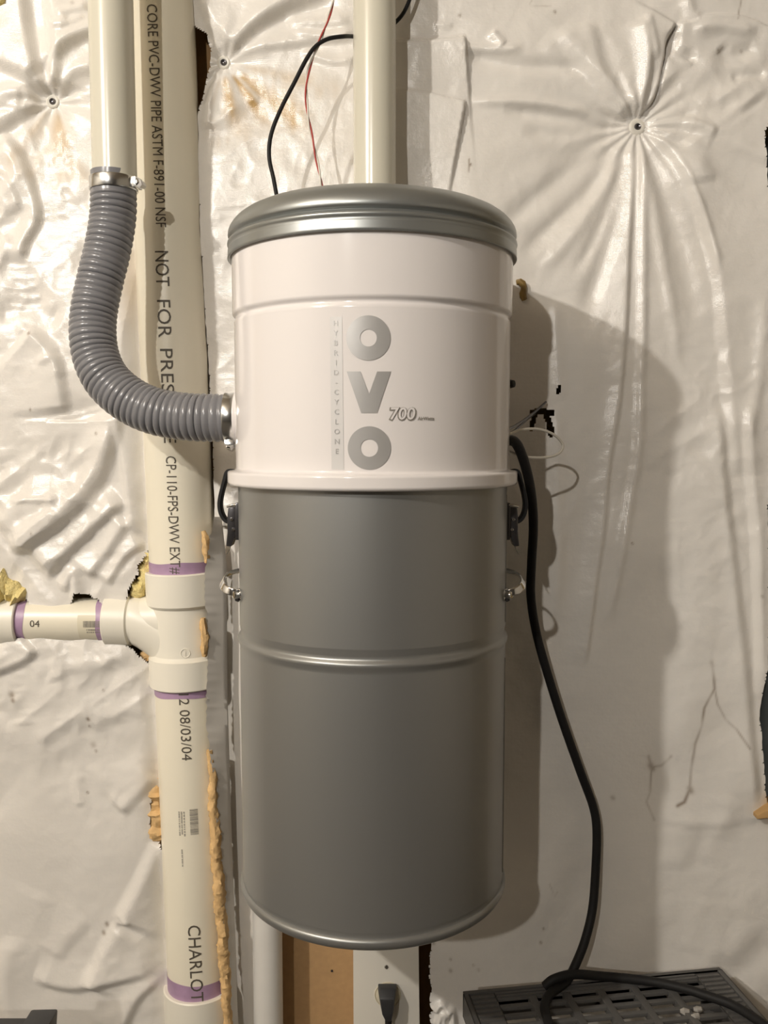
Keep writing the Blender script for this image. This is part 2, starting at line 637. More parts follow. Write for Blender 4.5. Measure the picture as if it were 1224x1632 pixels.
fold([(255, 1555), (225, 1585), (200, 1640)], 30, 6, 4, +1, 0.1)
fold([(15, 1480), (8, 1560), (20, 1640)], 40, 5, 8, -1)
fold([(150, 1460), (120, 1490), (100, 1520)], 30, 2.5, 6, +1)
ridge([(135, 1280), (130, 1240), (140, 1225)], 8, 1.6)
fold([(90, 1420), (60, 1480), (30, 1500)], 60, 2, 10, +1)
# --- middle sheet, round the second pin
fold([(305, -60), (322, 10), (350, 75), (356, 92)], 30, 6, 5, -1, 0.08)
fold([(545, -10), (470, 18), (420, 48), (366, 88)], 44, 9, 5, +1, 0.06)
ridge([(540, 12), (440, 44), (390, 72)], 9, -3)
fold([(362, 94), (450, 82), (570, 70)], 26, 3.5, 3, -1, 0.08)
ridge([(455, 40), (520, 45), (560, 40)], 8, 3)
ridge([(480, 88), (530, 105), (565, 102)], 5, 2.4)
ridge([(470, 60), (520, 66), (565, 62)], 5, 2)
fold([(349, 112), (334, 150), (326, 210)], 20, 5, 5, -1, 0.1)
ridge([(347, 118), (330, 145), (322, 170)], 5, -3)
ridge([(372, 110), (390, 140), (410, 175)], 9, 2.0)
ridge([(366, 116), (372, 150), (376, 190)], 7, 1.5)
ridge([(330, 40), (345, 60), (352, 85)], 5, 2)
# --- upper middle, taped overlaps right of the exhaust pipe
fold([(600, 76), (660, 76), (740, 70)], 90, 9, 3, +1, 0.02)
fold([(590, 160), (660, 162), (740, 175)], 120, 9, 3, +1, 0.02)
ridge([(730, 85), (780, 90), (830, 88)], 6, 3.0)
ridge([(735, 90), (810, 112), (900, 116), (935, 128)], 9, -3.5)
ridge([(745, 170), (850, 172), (940, 184)], 6, 3)
ridge([(800, 182), (880, 190), (1000, 200)], 9, -4)
ridge([(780, 60), (800, 85)], 6, 3)
ridge([(690, 48), (720, 52)], 4, 1.5)
# --- right pin, pleats to the upper left
fold([(1005, 190), (960, 120), (938, 40)], 30, 4.5, 6, -1, 0.1)
fold([(1000, 192), (930, 120), (880, 60)], 34, 4.0, 7, +1, 0.1)
fold([(996, 196), (910, 140), (850, 80)], 28, 3, 7, +1, 0.1)
fold([(1012, 190), (1030, 120), (1022, 40)], 22, 4.5, 3, -1, 0.08)
ridge([(1040, 105), (1030, 60), (1024, 30)], 5, 2.5)
ridge([(1085, 5), (1095, 30), (1108, 40)], 8, 3)
# slit of the overlapping sheet
fold([(1017, 190), (1040, 160), (1052, 110), (1056, 75), (1072, 46)], 60, 7, 2, -1, 0.04)
ridge([(1020, 186), (1040, 160), (1053, 105), (1058, 75), (1073, 47)], 2.6, -6, 0.05)
fold([(1070, 46), (1100, 44), (1112, 36), (1175, 34), (1240, 60)], 30, 4, 2, +1, 0.05)
ridge([(1066, 60), (1068, 92), (1105, 100)], 8, -4)
ridge([(1065, 90), (1082, 102), (1100, 110)], 4, 2.4)
ridge([(1095, 60), (1130, 52), (1200, 58)], 7, 3)
ridge([(1140, 80), (1160, 95), (1200, 80)], 10, -3.5)
ridge([(1160, 130), (1200, 125), (1215, 128)], 7, -3)
# --- right pin, to the right
fold([(1240, 135), (1180, 178), (1136, 210)], 40, 5, 4, +1, 0.4)
fold([(1030, 197), (1075, 188), (1110, 202), (1138, 212)], 22, 4, 4, +1, 0.08)
fold([(1080, 206), (1140, 232), (1222, 268)], 36, 5, 6, -1, 0.1)
# --- right pin, downwards
fold([(1012, 214), (1008, 280), (999, 400), (992, 540), (984, 640), (968, 740), (960, 830), (945, 940), (930, 1060)], 30, 5, 2.4, +1, 0.04)
ridge([(1020, 214), (1020, 330), (1018, 540), (1013, 700), (1000, 790), (980, 900), (965, 990)], 6, 3.0, 0.06)
ridge([(1004, 216), (985, 330), (940, 470), (930, 520)], 12, -4)
ridge([(998, 214), (940, 300), (880, 360), (830, 410)], 11, -4)
ridge([(1000, 216), (960, 300), (900, 390), (850, 440)], 9, 2.6)
ridge([(1001, 220), (975, 310), (930, 410), (905, 440)], 8, -3)
ridge([(996, 208), (930, 250), (850, 320), (790, 370)], 12, -3)
ridge([(992, 203), (900, 220), (830, 215)], 9, -2.6)
ridge([(1018, 216), (1036, 320), (1052, 420), (1068, 520), (1080, 600)], 8, 2.2)
ridge([(1022, 216), (1060, 330), (1090, 450), (1105, 540)], 14, -3)
fold([(1028, 212), (1060, 250), (1088, 300), (1118, 380), (1134, 450), (1140, 520), (1148, 610), (1160, 760)], 40, 5, 5, -1, 0.05)
ridge([(1062, 245), (1085, 280), (1110, 340), (1128, 395), (1138, 440)], 5, 2.4)
ridge([(1090, 225), (1105, 255), (1112, 300)], 16, 3)
# --- right sheet, long folds going down
fold([(1140, 640), (1150, 780), (1165, 920), (1180, 1050), (1192, 1180), (1203, 1300)], 30, 6, 5, +1, 0.08)
fold([(1178, 640), (1180, 720), (1192, 850), (1196, 980), (1200, 1110)], 24, 6, 4, -1, 0.1)
ridge([(1210, 470), (1200, 600), (1180, 700)], 9, 2.5)
ridge([(965, 540), (955, 700), (930, 850), (905, 1000), (890, 1100)], 22, -3.5)
ridge([(886, 640), (884, 740), (887, 880), (880, 990)], 8, 2.4)
ridge([(882, 480), (884, 560), (890, 640)], 7, 1.6)
ridge([(1110, 720), (1112, 900), (1105, 1060)], 26, 2.5)
ridge([(1055, 880), (1050, 1100), (1040, 1320)], 30, -2)
ridge([(1130, 1160), (1160, 1240), (1130, 1330)], 20, 1.6)
for a in ([(1160, 1260), (1130, 1320), (1110, 1370)], [(1100, 1290), (1080, 1330), (1075, 1380)], [(1190, 1390), (1165, 1470), (1140, 1530)],
          [(1120, 1420), (1100, 1470), (1090, 1510)], [(1050, 1340), (1040, 1400), (1045, 1470)], [(920, 1420), (905, 1470), (890, 1530)], [(900, 1300), (880, 1380), (885, 1450)]):
    ridge(a, 17, 1.1)
ridge([(1140, 1270), (1115, 1330), (1098, 1385)], 12, -1.2)
ridge([(1170, 1440), (1150, 1500), (1140, 1545)], 14, -1.8)
fold([(1040, 1300), (1110, 1310), (1215, 1300)], 20, 1.4, 4, -1)
ridge([(1230, 1490), (1170, 1540), (1130, 1580)], 20, -4)
for a in ([(690, 1600), (702, 1585), (715, 1600)], [(694, 1625), (704, 1600), (708, 1640)], [(710, 1610), (718, 1596), (722, 1630)]):
    ridge(a, 4, 6)
xc_pipe = 254 + 62 * PY / 1500.0
dp_ = np.abs(PX - xc_pipe) - 52
H -= 0.009 * np.exp(-(np.maximum(dp_, 0) / 14.0) ** 1.5)
H = np.clip(H, -0.004, np.where((PX > 340) & (PX < 830), 0.029, 0.042))

# --- stains and dirt that belong to the sheets
ST = np.zeros((NZ, NX))
DI = np.zeros((NZ, NX))
nf = vnoise(0.006, 0.02) * 0.5 + vnoise(0.02, 0.02) * 0.5


def fan(cx, cy, a0, a1, r0, r1, amt, nstreak, ph):
    X, Y = PX - cx, PY - cy
    d = np.hypot(X, Y)
    a = np.degrees(np.arctan2(Y, X))
    m = np.clip((a - a0) / 10, 0, 1) * np.clip((a1 - a) / 10, 0, 1)
    m = m * np.clip((d - r0) / 14, 0, 1) * np.clip((r1 - d + 14 * nf) / 60, 0, 1)
    streak = 0.55 + 0.45 * np.sin(np.radians(a) * nstreak + ph)
    ST[:] = np.maximum(ST, np.clip(amt * m * (streak + 0.22 * nf), 0, 1))


fan(357, 101, 8, 52, 26, 190, 0.75, 11, 0.2)
fan(357, 101, 44, 68, 22, 140, 0.95, 14, 0.9)
fan(357, 101, 60, 106, 22, 135, 0.85, 13, 1.8)
fan(85, 160, 60, 128, 14, 150, 0.55, 6, 0.2)
fan(85, 160, 30, 66, 16, 60, 0.25, 6, 0.9)


def dirt(pts, wd, amt, br=0.4):
    rg, d, sd, t = poly_dist(pts, wd * 3)
    DI[rg] = np.maximum(DI[rg], amt * np.exp(-(d / wd) ** 2) * np.clip(0.75 + br * nf[rg], 0.1, 1))


dirt([(1128, 1050), (1129, 1068), (1131, 1092), (1122, 1108), (1115, 1122), (1111, 1150), (1101, 1178), (1096, 1220), (1094, 1252)], 2.2, 0.7)
dirt([(1131, 1092), (1136, 1116), (1150, 1142), (1165, 1155), (1185, 1185)], 1.8, 0.5)
dirt([(1094, 1252), (1086, 1272), (1075, 1278)], 2.8, 0.75)
dirt([(1029, 1200), (1034, 1218), (1050, 1215), (1064, 1200)], 2.6, 0.55)
dirt([(1034, 1218), (1032, 1258), (1026, 1272), (1038, 1300)], 1.8, 0.5)
dirt([(1127, 1050), (1129, 1056)], 4, 0.7)
dirt([(1094, 1250), (1096, 1255)], 4.5, 0.7)
dirt([(1032, 1214), (1036, 1220)], 5, 0.6)
for x, y, r in ((972, 1264, 3), (862, 1468, 1.5), (858, 1490, 2), (716, 1533, 2.5), (752, 1525, 1.6), (60, 535, 2.2), (125, 18, 3), (1177, 85, 2), (1140, 87, 2.4), (28, 1100, 4), (30, 1108, 3.2),
                (148, 1138, 2.6), (149, 1150, 1.4), (154, 1180, 4), (158, 1190, 2), (171, 1093, 1.6), (145, 1255, 1.4), (175, 1463, 3), (170, 1476, 3), (97, 823, 1.6), (69, 845, 1.6), (60, 653, 1.5),
                (430, 112, 1.4), (340, 300, 1.5), (747, 270, 1.6), (1000, 862, 1.4), (690, 1490, 1.4), (716, 1515, 1.4), (760, 1532, 2), (730, 34, 2), (880, 28, 2), (1203, 945, 2.4), (163, 690, 1.8)):
    dirt([(x, y), (x + 1, y + 2)], r, 0.8)
dirt([(745, 262), (744, 282)], 1.2, 0.6)
dirt([(1146, 82), (1138, 92)], 2.0, 0.6)
dirt([(1176, 0), (1168, 40)], 1.2, 0.5)
dirt([(872, 1398), (880, 1420), (884, 1412)], 1.2, 0.4)
dirt([(875, 20), (840, 18), (850, 0)], 1.0, 0.25)
rg = region(1190, 1224, 1230, 1330)
ST[rg] = np.maximum(ST[rg], 0.7 * np.exp(-((PX[rg] - 1216) / 10) ** 2 - ((PY[rg] - 1275) / 26) ** 2))
rg = region(180, 270, 1150, 1320)
ST[rg] = np.maximum(ST[rg], 0.4 * np.exp(-((PX[rg] - 252) / 18) ** 2 - ((PY[rg] - 1245) / 50) ** 2))
rg = region(130, 280, 400, 620)
ST[rg] = np.maximum(ST[rg], 0.35 * np.exp(-((PX[rg] - 212) / 14) ** 2 - ((PY[rg] - 460) / 60) ** 2))


def interp(v, table):
    return np.interp(v, [a for a, b in table], [b for a, b in table])


jit = vnoise(0.008, 0.008)
xl = interp(PY, [(-200, 205), (0, 212), (400, 224), (700, 238), (860, 244), (885, 236), (900, 226), (940, 222), (1040, 236), (1060, 256), (1240, 266), (1262, 251), (1275, 243), (1320, 246), (1345, 264), (1632, 272), (1900, 280)]) + 1.2 * jit
slot_t = interp(PX, [(-400, 930), (0, 924), (40, 938), (56, 966), (120, 962), (128, 942), (150, 944), (168, 962), (205, 958), (218, 925), (228, 900), (260, 880)]) + 2 * jit
slot_b = interp(PX, [(-400, 1010), (20, 1014), (60, 1008), (190, 1012), (212, 1026), (228, 1040), (245, 1056)]) + 1.5 * jit
LEFT = (PX < xl) & ~((PY > slot_t) & (PY < slot_b))
xm = interp(PY, [(-200, 298), (0, 306), (44, 310), (50, 318), (58, 330), (80, 336), (105, 334), (150, 324), (190, 316), (300, 319), (400, 323), (500, 328), (700, 340), (836, 345)]) + 0.6 * jit
xm = np.where(PY > 838 + 3 * jit, 560, xm)
xm = np.where(PY > 1380, 685 + 2.5 * jit, xm)
xr = interp(PY, [(-200, 1216), (150, 1222), (205, 1217), (218, 1210), (262, 1213), (360, 1221), (480, 1236), (690, 1230), (760, 1217), (820, 1213), (1000, 1215), (1100, 1207), (1125, 1203),
                 (1180, 1207), (1250, 1213), (1290, 1216), (1310, 1224), (1340, 1240), (1900, 1270)]) + 0.8 * jit
RIGHT = (PX > xm) & (PX < xr)


def tear(pts, wd):
    global RIGHT
    rg, d, sd, t = poly_dist(pts, wd * 3)
    RIGHT[rg] &= ~(d < wd + 0.4 * jit[rg])


tear([(846, 658), (860, 656), (876, 659)], 3.6)
tear([(850, 658), (846, 670), (843, 684)], 2.6)
tear([(866, 660), (871, 674), (874, 692)], 3.4)
tear([(887, 618), (885, 626)], 2.0)


WXS, WZS = WX.copy(), WZ.copy()
PXCELL = GS * FPX / dep


def snap_columns(mask, bound, last):
    """moves the outermost vertex of every row exactly onto the edge line"""
    rows_ = np.where(mask.any(1))[0]
    j = (mask.shape[1] - 1 - np.argmax(mask[:, ::-1], 1)) if last else np.argmax(mask, 1)
    for i in rows_:
        d = (bound[i, j[i]] - PX[i, j[i]]) / PXCELL[i, j[i]]
        if abs(d) < 1.6:
            WXS[i, j[i]] = WX[i, j[i]] + d * GS


def snap_rows(mask, bound_up, bound_low):
    up = np.argwhere(~mask[:-1] & mask[1:])
    for i, j in up:
        d = (PY[i + 1, j] - bound_up[i + 1, j]) / PXCELL[i + 1, j]
        if abs(d) < 1.6:
            WZS[i + 1, j] = WZ[i + 1, j] + d * GS
    lw = np.argwhere(mask[:-1] & ~mask[1:])
    for i, j in lw:
        d = (PY[i, j] - bound_low[i, j]) / PXCELL[i, j]
        if abs(d) < 1.6:
            WZS[i, j] = WZ[i, j] + d * GS


snap_columns(LEFT, xl, True)
snap_rows(LEFT, slot_t, slot_b)


def sheet(name, mask, label):
    q = mask[:-1, :-1] & mask[1:, :-1] & mask[:-1, 1:] & mask[1:, 1:]
    idx = np.arange(NX * NZ).reshape(NZ, NX)
    f = np.stack([idx[:-1, :-1][q], idx[:-1, 1:][q], idx[1:, 1:][q], idx[1:, :-1][q]], 1)
    used, inv = np.unique(f, return_inverse=True)
    f = inv.reshape(-1, 4)
    xx, zz = WXS.ravel()[used], WZS.ravel()[used]
    org = Vector(((xx.min() + xx.max()) / 2, 0, zz.min()))
    co = np.stack([xx - org.x, -H.ravel()[used], zz - org.z], 1)
    me = bpy.data.meshes.new(name)
    me.vertices.add(len(used))
    me.vertices.foreach_set('co', co.ravel())
    me.loops.add(f.size)
    me.loops.foreach_set('vertex_index', f.ravel())
    me.polygons.add(len(f))
    me.polygons.foreach_set('loop_start', np.arange(0, f.size, 4))
    me.polygons.foreach_set('use_smooth', np.ones(len(f), dtype=bool))
    me.update(calc_edges=True)
    for nm, arr in (('stain', ST), ('dirt', DI)):
        a = me.attributes.new(nm, 'FLOAT', 'POINT')
        a.data.foreach_set('value', arr.ravel()[used].astype(np.float32))
    me.materials.append(M['sheet'])
    me.validate()
    root = thing('insulation_sheet', label, 'sheet', org)
    link('woven_facing', me, root)
    return root


left_sheet = sheet('woven_facing', LEFT, 'crumpled white woven plastic insulation sheet left of the tall drain pipe')
WXS, WZS = WX.copy(), WZ.copy()
snap_columns(RIGHT, xr, True)
snap_columns(RIGHT, xm, False)
right_sheet = sheet('woven_facing', RIGHT, 'white woven plastic insulation sheet with long pleats behind and right of the vacuum canister')


def wall_h(px, py):
    p = P(px, py, 0)
    i = int((p.z - GZ0) / GS)
    j = int((p.x - GX0) / GS)
    return float(H[min(max(i, 0), NZ - 1), min(max(j, 0), NX - 1)])


for k, (x, y) in enumerate(PINS):
    par = left_sheet if k == 0 else right_sheet
    h = min(wall_h(x + dx, y + dy) for dx in (-4, 0, 4) for dy in (-4, 0, 4))
    c = P(x, y, -h)
    r = 0.0085 if k < 2 else 0.0105
    wsh = MB().lathe([(0.003, 0.0022), (0.0042, 0.0030), (r * 0.8, 0.0034), (r, 0.0022), (r * 1.02, 0.0), (r * 0.9, -0.004)], c, (0, -1, 0), 28).build('washer', M['plate'], par)
    MB().lathe([(0.0, 0.0036), (0.0012, 0.0034), (0.0014, 0.0044), (0.0032, 0.0050), (0.0040, 0.0038), (0.0042, 0.0010)], c, (0, -1, 0), 20).build('screw_head', M['dark_metal'], wsh)

# ================================================================== backing boards, studs and the things between the sheets
t = thing('mounting_board', 'narrow white painted board standing between drain pipe and grey bucket', 'board', (P(365, 1900, 0.02).x, 0.02, P(365, 1900, 0.006).z))
rj = random.Random(5)
fl = MB()
rows = []
for py in range(824, 1760, 5):
    xl_ = np.interp(py, [824, 850, 870, 900, 920, 960, 1000, 1050, 1100, 1150, 1190, 1240, 1300, 1350, 1400, 1500, 1580, 1760], [340, 336, 333, 329, 326, 327, 331, 332, 329, 329, 333, 339, 343, 346, 350, 357, 362, 372]) + rj.uniform(-1.6, 1.6)
    xr_ = np.interp(py, [824, 900, 1100, 1300, 1600, 1760], [352, 360, 361, 367, 377, 384])
    row = []
    for k in range(6):
        f = k / 5
        yy = -0.041 + 0.021 * f + 0.0003 * math.sin(py * 0.05 + 4 * f)
        row.append(P(xl_ + (xr_ - xl_) * f, py, yy))
    row += [q + Vector((0.0006, 0.003, 0)) for q in reversed(row)]
    rows.append(row)
m_ = len(rows[0])
fl.v = [tuple(q) for row in rows for q in row]
fl.f = [(i * m_ + k, i * m_ + (k + 1) % m_, (i + 1) * m_ + (k + 1) % m_, (i + 1) * m_ + k) for i in range(len(rows) - 1) for k in range(m_)]
fl.f += [tuple(range(m_)), tuple(range(len(fl.v) - 1, len(fl.v) - m_ - 1, -1))]
fl.build('torn_edge', M['board'], t)
pl = MB()
pl.quadprism(P(350, 800, -0.001), P(398, 800, -0.001), P(408, 1900, -0.001), P(368, 1900, -0.001), (0, 0.048, 0))
pl.build('plank', M['board'], t, bevel=0.002)
t_board = t

a, b, c, d = P(392, 1330, 0.042), P(575, 1330, 0.042), P(580, 1900, 0.042), P(404, 1900, 0.042)
o = MB().quadprism(a, b, c, d, (0, 0.012, 0)).build('hardboard_panel', M['hardboard'], bevel=0.001)
tag(o, 'brown hardboard panel below the canister between white pipe and outlet', 'panel')
o = MB().lathe([(0.0017, 0), (0.0017, 0.001), (0.0, 0.0013)], P(529, 1547, 0.042), (0, -1, 0), 12).build('nail_head', M['dark_metal'], o)

o = MB().quadprism(P(300, -200, 0.03), P(352, -200, 0.03), P(356, 840, 0.03), P(310, 840, 0.03), (0, 0.04, 0)).build('wall_stud', M['dark_wood'], smooth=False)
tag(o, 'brown wood stud glimpsed in the gap right of the drain pipe top', 'stud')
o = MB().quadprism(P(650, 1330, 0.035), P(700, 1330, 0.035), P(712, 1900, 0.035), P(656, 1900, 0.035), (0, 0.035, 0)).build('wall_stud', M['dark_wood'], smooth=False)
tag(o, 'dark brown stud in the slot right of the white outlet board', 'stud')

# white pipe under the bucket
zt, zb = Z(1400, 0.002), 0.0
cx = P(427, 1560, 0.002).x
t = thing('white_pipe', 'white vertical pipe under the left side of the grey bucket', 'pipe', (cx, 0.002, 0))
MB().lathe([(0.0, zt), (0.0195, zt), (0.0205, zt - 0.001), (0.0205, 0.0), (0.0, 0.0)], (cx, 0.002, 0), n=40).build('pipe_wall', M['white_pipe'], t)

# outlet board with plug
y0, y1 = -0.030, 0.040
A0, A1 = P(562.5, 1470, y0), P(667, 1470, y0)
B0, B1 = P(565, 1900, y0), P(672, 1900, y0)
t = thing('electrical_outlet', 'white outlet board with single round receptacle below the canister', 'outlet', ((B0.x + B1.x) / 2, 0, B0.z))
MB().quadprism(A0, A1, B1, B0, (0, y1 - y0, 0)).build('cover_board', M['plate'], t, bevel=0.0015)
rc = P(618, 1585, y0)
rec = MB().lathe([(0.0, 0.0022), (0.0152, 0.0022), (0.0160, 0.0016), (0.0162, 0.0005), (0.0168, 0.0005), (0.0170, 0.0014), (0.0178, 0.0014), (0.0182, -0.001)], rc, (0, -1, 0), 48).build('receptacle', M['ivory'], t)
s = MB().lathe([(0.0, 0.0010), (0.0025, 0.0009), (0.0031, 0.0), (0.0031, -0.001)], P(616, 1541, y0), (0, -1, 0), 18)
scr = s.build('screw_head', M['steel'], t)
sp = P(616, 1541, y0)
MB().box((sp.x - 0.0004, sp.y - 0.0013, sp.z - 0.0026), (sp.x + 0.0004, sp.y - 0.0007, sp.z + 0.0026)).build('slot', M['rubber'], scr, smooth=False)

t = thing('power_plug', 'black power plug pushed into the round wall receptacle', 'plug', rc + Vector((0, -0.01, -0.03)))
yp = y0 - 0.0025
pb = MB()
sec = []
for px_l, px_r, py, dp in ((602, 633, 1567, 0.012), (602, 632, 1576, 0.022), (606, 629, 1600, 0.024), (611, 627, 1613, 0.020), (612, 626, 1616, 0.016)):
    a, b = P(px_l, py, yp), P(px_r, py, yp)
    sec.append((a.x, b.x, a.z, dp))
vs, fs = [], []
for (xa, xb, z, dp) in sec:
    vs += [(xa, yp, z), (xb, yp, z), (xb - 0.003, yp - dp, z), (xa + 0.003, yp - dp, z)]
for i in range(len(sec) - 1):
    for k in range(4):
        fs.append((i * 4 + k, i * 4 + (k + 1) % 4, i * 4 + 4 + (k + 1) % 4, i * 4 + 4 + k))
fs += [(0, 1, 2, 3), tuple(len(vs) - 1 - k for k in range(4))]
pb.add(vs, fs)
pb.build('plug_body', M['black'], t, bevel=0.002)
pts = spline([P(619, 1608, yp - 0.010), P(619, 1622, yp - 0.010), P(619, 1660, yp - 0.012), P(617, 1760, yp - 0.008), P(612, 1880, yp - 0.004)], 5)
MB().tube(pts, 0.0048, 12).build('cord', M['rubber'], t)
MB().tube([P(619, y, yp - 0.010) for y in (1606, 1612, 1618)], lambda i, f: 0.0066 - 0.0008 * i, 12).build('strain_relief', M['rubber'], t)

# ================================================================== tall drain pipe with its fittings
YP = 0.0
RP = 0.0437
_a, _b = P(254, 0, YP), P(316, 1500, YP)
KX = (_a.x - _b.x) / (_a.z - _b.z)          # the stack leans a little


def XPz(z):
    return _b.x + KX * (z - _b.z)


AXP = (KX, 0, 1)
XP = XPz(P(290, 995, YP).z)
drain = thing('drain_pipe', 'tall cream plastic drain pipe with printed lettering and tee', 'pipe', (XPz(0), YP, 0))


def zp(py, y=YP):
    return Z(py, y)


def pipe_v(name, ptop, pbot, r, m, par=drain, extra=()):
    z1, z0 = (zp(ptop) if ptop is not None else 2.85), (zp(pbot) if pbot is not None else 0.0)
    return MB().lathe([(0, z1), (r, z1), (r, z0), (0, z0)], (XPz(0), YP, 0), AXP, n=72).build(name, m, par)


up = pipe_v('upper_pipe', None, 945, RP, M['pvc'])
lo = pipe_v('lower_pipe', 1075, 1610, RP, M['pvc'])
foot = pipe_v('bottom_pipe', 1700, None, RP, M['pvc'])

YF = YP - RP
# tee
tee = MB()
RH = 0.0497
zz = [zp(p, YF) for p in (916, 968, 972, 1050, 1055, 1103)]
prof = [(RP - 0.002, zz[0] - 0.002), (RP, zz[0]), (RH - 0.0015, zz[0]), (RH, zz[0] - 0.0015), (RH, zz[1]), (RH - 0.0025, zz[2]), (0.0452, zz[2] - 0.001), (0.0452, zz[3]),
        (RH - 0.002, zz[4] + 0.0005), (RH, zz[4] - 0.001), (RH, zz[5] + 0.0015), (RH - 0.0015, zz[5]), (RP, zz[5]), (RP - 0.002, zz[5] + 0.002)]
tee.lathe(prof, (XPz(0), YP, 0), AXP, n=72)
ZB = zp(995, YP - 0.03)
RB = 0.0295
xh0, xh1 = P(172, 995, YP).x, P(209, 995, YP).x
tee.lathe([(RB - 0.001, xh0 + 0.002), (RB, xh0), (0.0337, xh0), (0.0350, xh0 + 0.0012), (0.0350, xh1), (0.0322, xh1 + 0.002), (0.0318, xh1 + 0.012), (0.036, XP - 0.03), (0.038, XP)], (0, YP, ZB), (1, 0, 0), 64)
sw = spline([(xh1, YP, ZB), (xh1 + 0.012, YP, ZB - 0.001), (xh1 + 0.032, YP, ZB - 0.009), (XP - 0.014, YP, ZB - 0.028), (XP, YP, ZB - 0.056)], 8)
tee.tube(sw, lambda i, f: 0.0316 + 0.009 * f, 48, caps=False)
tee_o = tee.build('tee_fitting', M['pvc_w'], drain, angle=30)


def cyl_pt(theta, z, r):
    return (XPz(z) + r * math.sin(theta), YP - r * math.cos(theta), z)


# moulded mark on the tee
mk = MB()
zc = zp(1041, YF)
n = 28
vs = []
for rr, off in ((0.0052, 0.0), (0.0054, 0.0008), (0.0061, 0.0008), (0.0063, 0.0)):
    for k in range(n):
        a = 2 * math.pi * k / n
        vs.append(cyl_pt(0.20 + rr * math.cos(a) / RP, zc + rr * math.sin(a), 0.0451 + off))
fs = [(i * n + k, i * n + (k + 1) % n, (i + 1) * n + (k + 1) % n, (i + 1) * n + k) for i in range(3) for k in range(n)]
mk.add(vs, fs)
pq = [cyl_pt(0.20 + dx / RP, zc + dz, 0.0458) for dx, dz in ((-0.0005, 0.004), (0.0005, 0.004), (0.0005, -0.004), (-0.0005, -0.004))]
mk.add(pq, [(0, 1, 2, 3)])
mk.build('moulded_mark', M['pvc_w'], tee_o)

# bottom coupling and left coupling, horizontal pipe
z0, z1 = zp(1597, YF), zp(1760, YF)
MB().lathe([(RP - 0.002, z0 - 0.002), (RP, z0), (RH - 0.0015, z0), (RH, z0 - 0.0015), (RH, z1 + 0.0015), (RH - 0.0015, z1), (RP, z1), (RP - 0.002, z1 + 0.002)], (XPz(0), YP, 0), AXP, n=72).build('bottom_coupling', M['pvc_w'], drain)
xa, xb = P(-420, 995, YP).x, P(180, 995, YP).x
branch = MB().lathe([(0, xa), (RB, xa), (RB, xb), (0, xb)], (0, YP, ZB), (1, 0, 0), 64).build('branch_pipe', M['pvc'], drain)
x0, x1 = P(-40, 995, YP).x, P(37, 995, YP).x
MB().lathe([(RB - 0.002, x0 + 0.002), (RB, x0), (0.0337, x0), (0.0350, x0 + 0.0013), (0.0350, x1 - 0.0013), (0.0337, x1), (RB, x1), (RB - 0.002, x1 - 0.002)], (0, YP, ZB), (1, 0, 0), 64).build('left_coupling', M['pvc_w'], drain)


# purple primer rings (wavy lower or upper edge)
def primer_v(pa, pb, amp, par, ph):
    n = 72
    vs, fs = [], []
    za, zb_ = zp(pa, YF), zp(pb, YF)
    for k in range(n):
        th = 2 * math.pi * k / n
        wv = amp * (math.sin(2 * th + ph) + 0.5 * math.sin(5 * th + 2 * ph))
        vs.append(cyl_pt(th, za + wv, RP + 0.0004))
        vs.append(cyl_pt(th, zb_, RP + 0.0004))
    for k in range(n):
        a, b = 2 * k, 2 * ((k + 1) % n)
        fs.append((a, b, b + 1, a + 1))
    return MB().add(vs, fs).build('primer_ring', M['purple'], par)


primer_v(899, 920, 0.0012, up, 0.5)
primer_v(1116, 1100, 0.0012, lo, 1.0)
primer_v(1573, 1600, 0.0008, lo, 2.2)


def primer_h(pa, pb, amp, ph):
    n = 64
    vs, fs = [], []
    xa, xb = P(pa, 995, YP).x, P(pb, 995, YP).x
    for k in range(n):
        th = 2 * math.pi * k / n
        wv = amp * (math.sin(2 * th + ph) + 0.5 * math.sin(5 * th))
        for x in (xa, xb + wv):
            vs.append((x, YP - (RB + 0.0004) * math.cos(th), ZB + (RB + 0.0004) * math.sin(th)))
    for k in range(n):
        a, b = 2 * k, 2 * ((k + 1) % n)
        fs.append((a, b, b + 1, a + 1))
    return MB().add(vs, fs).build('primer_ring', M['purple'], branch)


primer_h(34, 50, 0.0010, 0.4)
primer_h(174, 162, 0.0012, 1.7)


# printed lettering running down the pipe
def print_v(s, pa, pb, theta0, theta1, hgt, par, m='ink', bold=0.0):
    bm = text_flat(s, bold)
    cut_strips(bm, 1, 0.18)
    us = [v.co.x for v in bm.verts]
    u0, u1 = min(us), max(us)
    za, zb_ = zp(pa, YF), zp(pb, YF)
    k = hgt / 0.70

    def fn(u, v):
        f = (u - u0) / (u1 - u0)
        th = theta0 + (theta1 - theta0) * f + (v - 0.35) * k / RP
        return cyl_pt(th, za + (zb_ - za) * f, RP + 0.0005)
    return bm_to_obj(bm, fn, 'printed_lettering', M[m], par)


D = math.radians
print_v('R CORE PVC-DWV PIPE ASTM F-891-00 NSF', -10, 362, D(1), D(1), 0.0128, up)
print_v('NOT', 400, 456, D(0), D(0), 0.0170, up)
print_v('FOR', 478, 538, D(0), D(0), 0.0170, up)
print_v('PRESSURE', 556, 706, D(1), D(1), 0.0160, up)
print_v('CP-110-FPS-DWV EXT#', 727, 915, D(1), D(1), 0.0130, up)
print_v('12 08/03/04', 1106, 1212, D(6), D(7), 0.0130, lo)
print_v('CHARLOTTE', 1475, 1626, D(7), D(8), 0.0165, lo)


